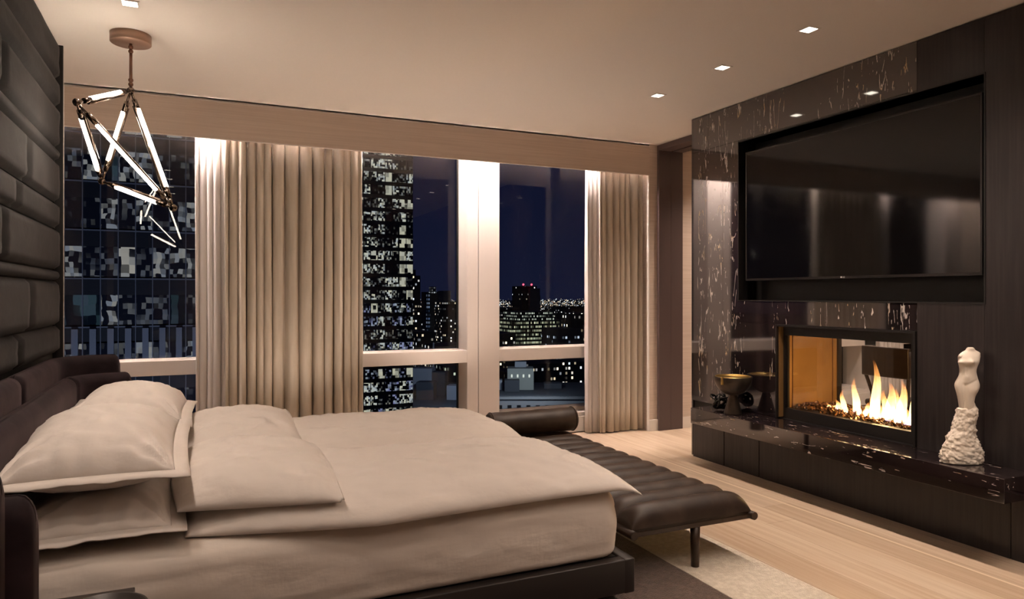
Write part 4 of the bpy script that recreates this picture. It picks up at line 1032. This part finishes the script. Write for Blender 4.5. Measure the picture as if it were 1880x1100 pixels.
# stone hotel roof low in the middle window
M.stone = mat('hotel_stone', (.30, .30, .30), .8); M.roofd = mat('roof_dark', (.06, .065, .075), .8); M.plantw = mat('roof_plant', (.35, .37, .40), .7)
ht = root('roof_building', (58, 180, GZ), 'dark stone building with cornice and roof plant, low in the middle window', 'building')
def rotbox(name, cx, cy, lx, ly, z0, z1, ang, m, parent):
    bm = bmesh.new(); bm_box(bm, -lx/2, lx/2, -ly/2, ly/2, z0, z1); bmesh.ops.rotate(bm, verts=bm.verts, cent=(0, 0, 0), matrix=Matrix.Rotation(ang, 3, 'Z')); bmesh.ops.translate(bm, verts=bm.verts, vec=(cx, cy, 0)); return link(name, bm_me(bm, name), m, parent)
hc = (60, 195); ang = -.55
rotbox('body', *hc, 30, 30, GZ, -30.5, ang, M.stone, ht); rotbox('cornice', *hc, 31.4, 31.4, -30.5, -29.3, ang, M.stone, ht); rotbox('roof', *hc, 29, 29, -29.3, -28.4, ang, M.roofd, ht)
wz = mat('dark_window', (.012, .012, .014), .3); ca, sa = math.cos(ang), math.sin(ang)
wme = cell_mesh('window', 1.2, .25, 2.0, wz); wml = cell_mesh('window', 1.2, .25, 2.0, emitter('window_warm', (1, .75, .4), .5))
for r_ in range(3):
    for i in range(11):
        lx, ly = -13.5+2.7*i, -15.1; inst('window', wml if (i*7+r_*3) % 19 == 0 else wme, (hc[0]+lx*ca-ly*sa, hc[1]+lx*sa+ly*ca, -33.5-3.6*r_), ht, (0, 0, ang))
        lx, ly = -15.1, -13.5+2.7*i; inst('window', wme, (hc[0]+lx*ca-ly*sa, hc[1]+lx*sa+ly*ca, -33.5-3.6*r_), ht, (0, 0, ang-PI/2))
for i, (dx, dy, lx, ly, hh) in enumerate(((-6, -4, 3, 2.5, 4.5), (0, -3, 5, 4, 5), (6, 3, 4, 4, 7), (2, 6, 6, 5, 8), (7, -6, 3, 4, 4), (-8, 5, 6, 4, 3))):
    rotbox('roof_plant', hc[0]+dx, hc[1]+dy, lx, ly, -28.4, -28.4+hh, ang, M.plantw if i in (0, 3, 4) else M.roofd, ht)
tube('mast', (hc[0]+5, hc[1]+6, -22), (hc[0]+5, hc[1]+6, -13), .25, M.plantw, ht, n=6)
# terrace-roofed building low in the right window
rb = root('roof_building', (98, 205, GZ), 'grey stone building with rooftop house, low in the right window', 'building')
hc = (101, 222); ang = -.42; ca, sa = math.cos(ang), math.sin(ang)
rotbox('body', *hc, 62, 34, GZ, -32.5, ang, M.stone, rb); rotbox('cornice', *hc, 63.2, 35.2, -32.5, -31.7, ang, M.stone, rb); rotbox('roof', *hc, 61, 33, -31.7, -31.3, ang, M.roofd, rb)
rotbox('rooftop_house', hc[0]+2, hc[1]-1, 9, 8, -31.3, -24, ang, mat('house_stone', (.36, .37, .32), .8), rb)
rotbox('water_tank', hc[0]+3, hc[1]+1, 4, 3, -24, -22.1, ang, M.plantw, rb)
rotbox('roof_plant', hc[0]-9, hc[1]+2, 10, 4, -31.3, -28, ang, M.plantw, rb); rotbox('roof_plant', hc[0]-3, hc[1]-5, 5, 5, -31.3, -27.5, ang, M.roofd, rb); rotbox('roof_plant', hc[0]+13, hc[1]-4, 6, 5, -31.3, -29.5, ang, M.roofd, rb)
lw = cell_mesh('window', .5, .2, 1.0, emitter('window_white', (.9, .95, .85), .9))
for i in range(4):
    lx, ly = 2-3+2*i, -1-4.1; inst('window', lw, (hc[0]+2+(-3+2*i)*ca-(-4.1)*sa, hc[1]-1+(-3+2*i)*sa+(-4.1)*ca, -26.5), rb, (0, 0, ang))
wme2 = cell_mesh('window', 1.3, .25, 2.1, wz)
for r_ in range(3):
    for i in range(20):
        lx, ly = -29+3.05*i, -17.1; inst('window', wme2 if (i*5+r_*7) % 23 else lw, (hc[0]+lx*ca-ly*sa, hc[1]+lx*sa+ly*ca, -35.5-3.7*r_), rb, (0, 0, ang))
    for i in range(10):
        lx, ly = -31.1, -15+3.1*i; inst('window', wme2, (hc[0]+lx*ca-ly*sa, hc[1]+lx*sa+ly*ca, -35.5-3.7*r_), rb, (0, 0, ang-PI/2))

# street and roof floodlights that the office tower and the two roofs stand in
def flood(loc, target, power, col, ang=70):
    ld = bpy.data.lights.new('floodlight', 'SPOT'); ld.energy = power; ld.color = col; ld.spot_size = math.radians(ang); ld.spot_blend = .8; ld.shadow_soft_size = .5
    o = bpy.data.objects.new('floodlight', ld); COL.objects.link(o); o.location = loc
    o.rotation_euler = (Vector(target)-Vector(loc)).to_track_quat('-Z', 'Y').to_euler()
flood((-6, 28, -32), (-6, 60, 2), 30000, (.62, .72, 1), 80)
flood((58, 165, -14), (60, 192, -30), 9000, (.62, .75, 1), 110)
flood((92, 190, -18), (101, 220, -33), 16000, (.70, .80, .95), 120)
